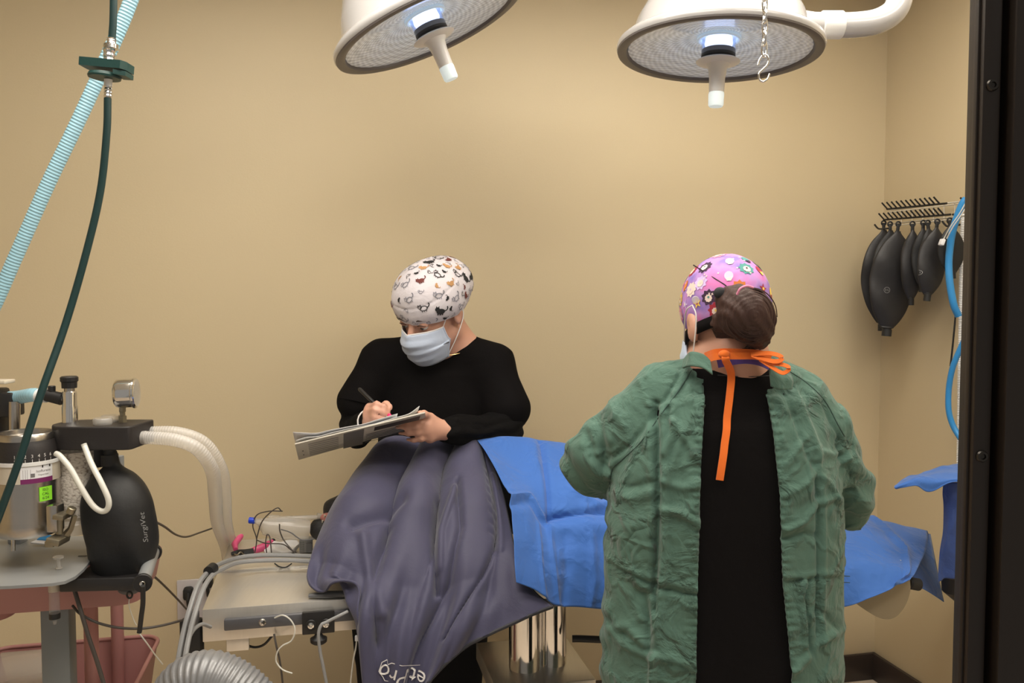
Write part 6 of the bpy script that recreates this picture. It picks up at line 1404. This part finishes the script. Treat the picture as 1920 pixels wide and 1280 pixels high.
for k in range(900):
    z = random.uniform(-.6, 1); a = random.uniform(0, 2 * math.pi); r = math.sqrt(max(0, 1 - z * z)); dl = H2.R @ A((r * math.cos(a), r * math.sin(a), z))
    if any(np.dot(dl, q) > .950 for q in placed): continue
    placed.append(dl); X, Y, _ = frame(-dl).T; c1_, c2__ = PAL[cnt % 8][0], PAL[(cnt * 3 + 2) % 8][0]
    if cnt % 3 == 0: put(dl, X, Y, blob(9, .0165, .0125, cnt), M[c1_]); put(dl, X, Y, ([(x * .6, y * .6 - .002) for x, y in blob(9, .0135, .0115)[0]], blob(9, 1, 1)[1]), M['pr_cream'], .0016); put(dl, X, Y, blob(5, .0035, .0015, cnt), M[c2__], .0022)
    elif cnt % 3 == 1: put(dl, X, Y, blob(5, .0045, .0115, cnt), M[c1_]); put(dl, X, Y, poly2d(ngon(.003, 10)), M[c2__], .0016)
    else: put(dl, X, Y, poly2d(ngon(.0085, 14, sy=1.3)), M[c1_]); put(dl, X, Y, poly2d([(-.004, -.012), (.004, -.012), (.006, -.004), (-.006, -.004)]), M[c2__], .0016)
    cnt += 1
for k in range(60):
    z = random.uniform(-.5, 1); a = random.uniform(0, 2 * math.pi); r = math.sqrt(max(0, 1 - z * z)); dl = H2.R @ A((r * math.cos(a), r * math.sin(a), z)); X, Y, _ = frame(-dl).T
    put(dl, X, Y, blob(4, .0012, .003, k), M['pr_cream'], .0013)
cap2 = mc.build('scrub_cap', p2, sharp=30, fix=False)
# black band
band = []
for a in np.linspace(0, 2 * math.pi, 49):
    x, y = .079 * math.cos(a), -.010 + .099 * math.sin(a); zc_ = -.006 - .10 * (y + .10); band.append(H2.w(x, y, zc_))
band = A(band); m_ = len(band); up2 = H2.R[:, 2]; Vb = np.vstack([band - up2 * .010, band + up2 * .012]); one('cap_band', (Vb, [[i, i + 1, m_ + i + 1, m_ + i] for i in range(m_ - 1)]), M['scrub'], cap2, sharp=0, solid=.004)
put_band = None
one('cap_seam', sweep([A(cb2.ray_cast(Vector((0, 0, CH)), Vector(RAY(x, y)).normalized(), 3.)[0] or P(x, y, 1.56)) - A((0, .001, 0)) for x, y in ((1300, 497), (1318, 508), (1340, 522), (1358, 533), (1372, 545))], .0011, 6), M['catb'], cap2)
mask(H2, p2, False)
one('mask_strap', tube([P(1298, 572, 1.545), P(1305, 590, 1.54), P(1304, 620, 1.545), P(1300, 658, 1.56)], .0013, 8), M['maskw'], p2)
one('mask_strap', tube([P(1298, 572, 1.545), P(1288, 580, 1.56), P(1284, 600, 1.60), P(1283, 640, 1.66)], .0013, 8), M['maskw'], p2)
one('strap_button', cyl(P(1304, 562, 1.552), P(1304, 562, 1.546), .0072, seg=20, bev=.001), M['clearb'], p2)
# hair: bun and nape
G = Vol(P(1396, 600, 1.56) - A((.10, .12, .12)), P(1396, 600, 1.56) + A((.10, .14, .12)), .003)
G.ell(P(1398, 588, 1.545), (.052, .046, .050), I3, .02); G.ell(P(1420, 612, 1.55), (.030, .034, .040), I3, .02); G.ell(P(1368, 562, 1.56), (.026, .03, .024), I3, .015); G.cap(P(1385, 560, 1.55), P(1425, 640, 1.56), .024, .014, .015)
G.cap(P(1350, 604, 1.585), P(1400, 612, 1.575), .02, .026, .015)
v, f = G.mesh(2); N__ = vnormals(v, f); c_ = P(1400, 592, 1.55)
v = v + N__ * A([[.0009 * math.sin(q[0] * 260 + q[2] * 190 + 5 * nz(q, (14, 14, 14))) + .0006 * math.sin(np.linalg.norm((q - c_)[[0, 2]]) * 900 + 5 * nz(q, (20, 20, 20), 3))] for q in v])
hair = one('hair', (v, f.tolist()), M['hair'], p2, sharp=0, fix=False); del G
b = MB(); random.seed(9)
for k in range(70):
    a = random.uniform(0, 6.28); r0 = random.uniform(.018, .05); ph = random.uniform(-1, 1); pts = []
    for t in np.linspace(0, 1.8, 6): pts.append(c_ + A((r0 * math.cos(a + t) * 1.0, -.046 * math.sqrt(max(0, 1 - (r0 / .056) ** 2)) - .001, r0 * math.sin(a + t) * 1.05)))
    b.add(tube(pts, .0011, 5, 3), M['hair'])
for k in range(14): x = random.uniform(1405, 1440); b.add(tube([P(x, 610, 1.54), P(x + 6, 630, 1.54), P(x - 2, 646 + random.uniform(-6, 4), 1.55), P(x - 14, 655, 1.56)], .0014, 5, 4), M['hair'])
b.add(tube([P(1430, 618, 1.55), P(1440, 625, 1.55), P(1442, 637, 1.55), P(1432, 642, 1.55), P(1422, 638, 1.55)], .0022, 6, 5), M['hair'])
b.build('hair_strands', hair)
one('hair_tie', tube([P(1382, 552, 1.51), P(1388, 541, 1.505), P(1400, 536, 1.505), P(1412, 539, 1.51)], .0022, 8), M['pr_pink'], hair)
one('ribbon_bow', ellip(P(1350, 549, 1.548), (.012, .008, .011)), M['catb'], cap2)
one('nape_hair', sweep([P(1335, 606, 1.60), P(1350, 618, 1.592), P(1372, 622, 1.59), P(1395, 625, 1.592)], [.006, .018, .024, .02], 16), M['hair'], hair)
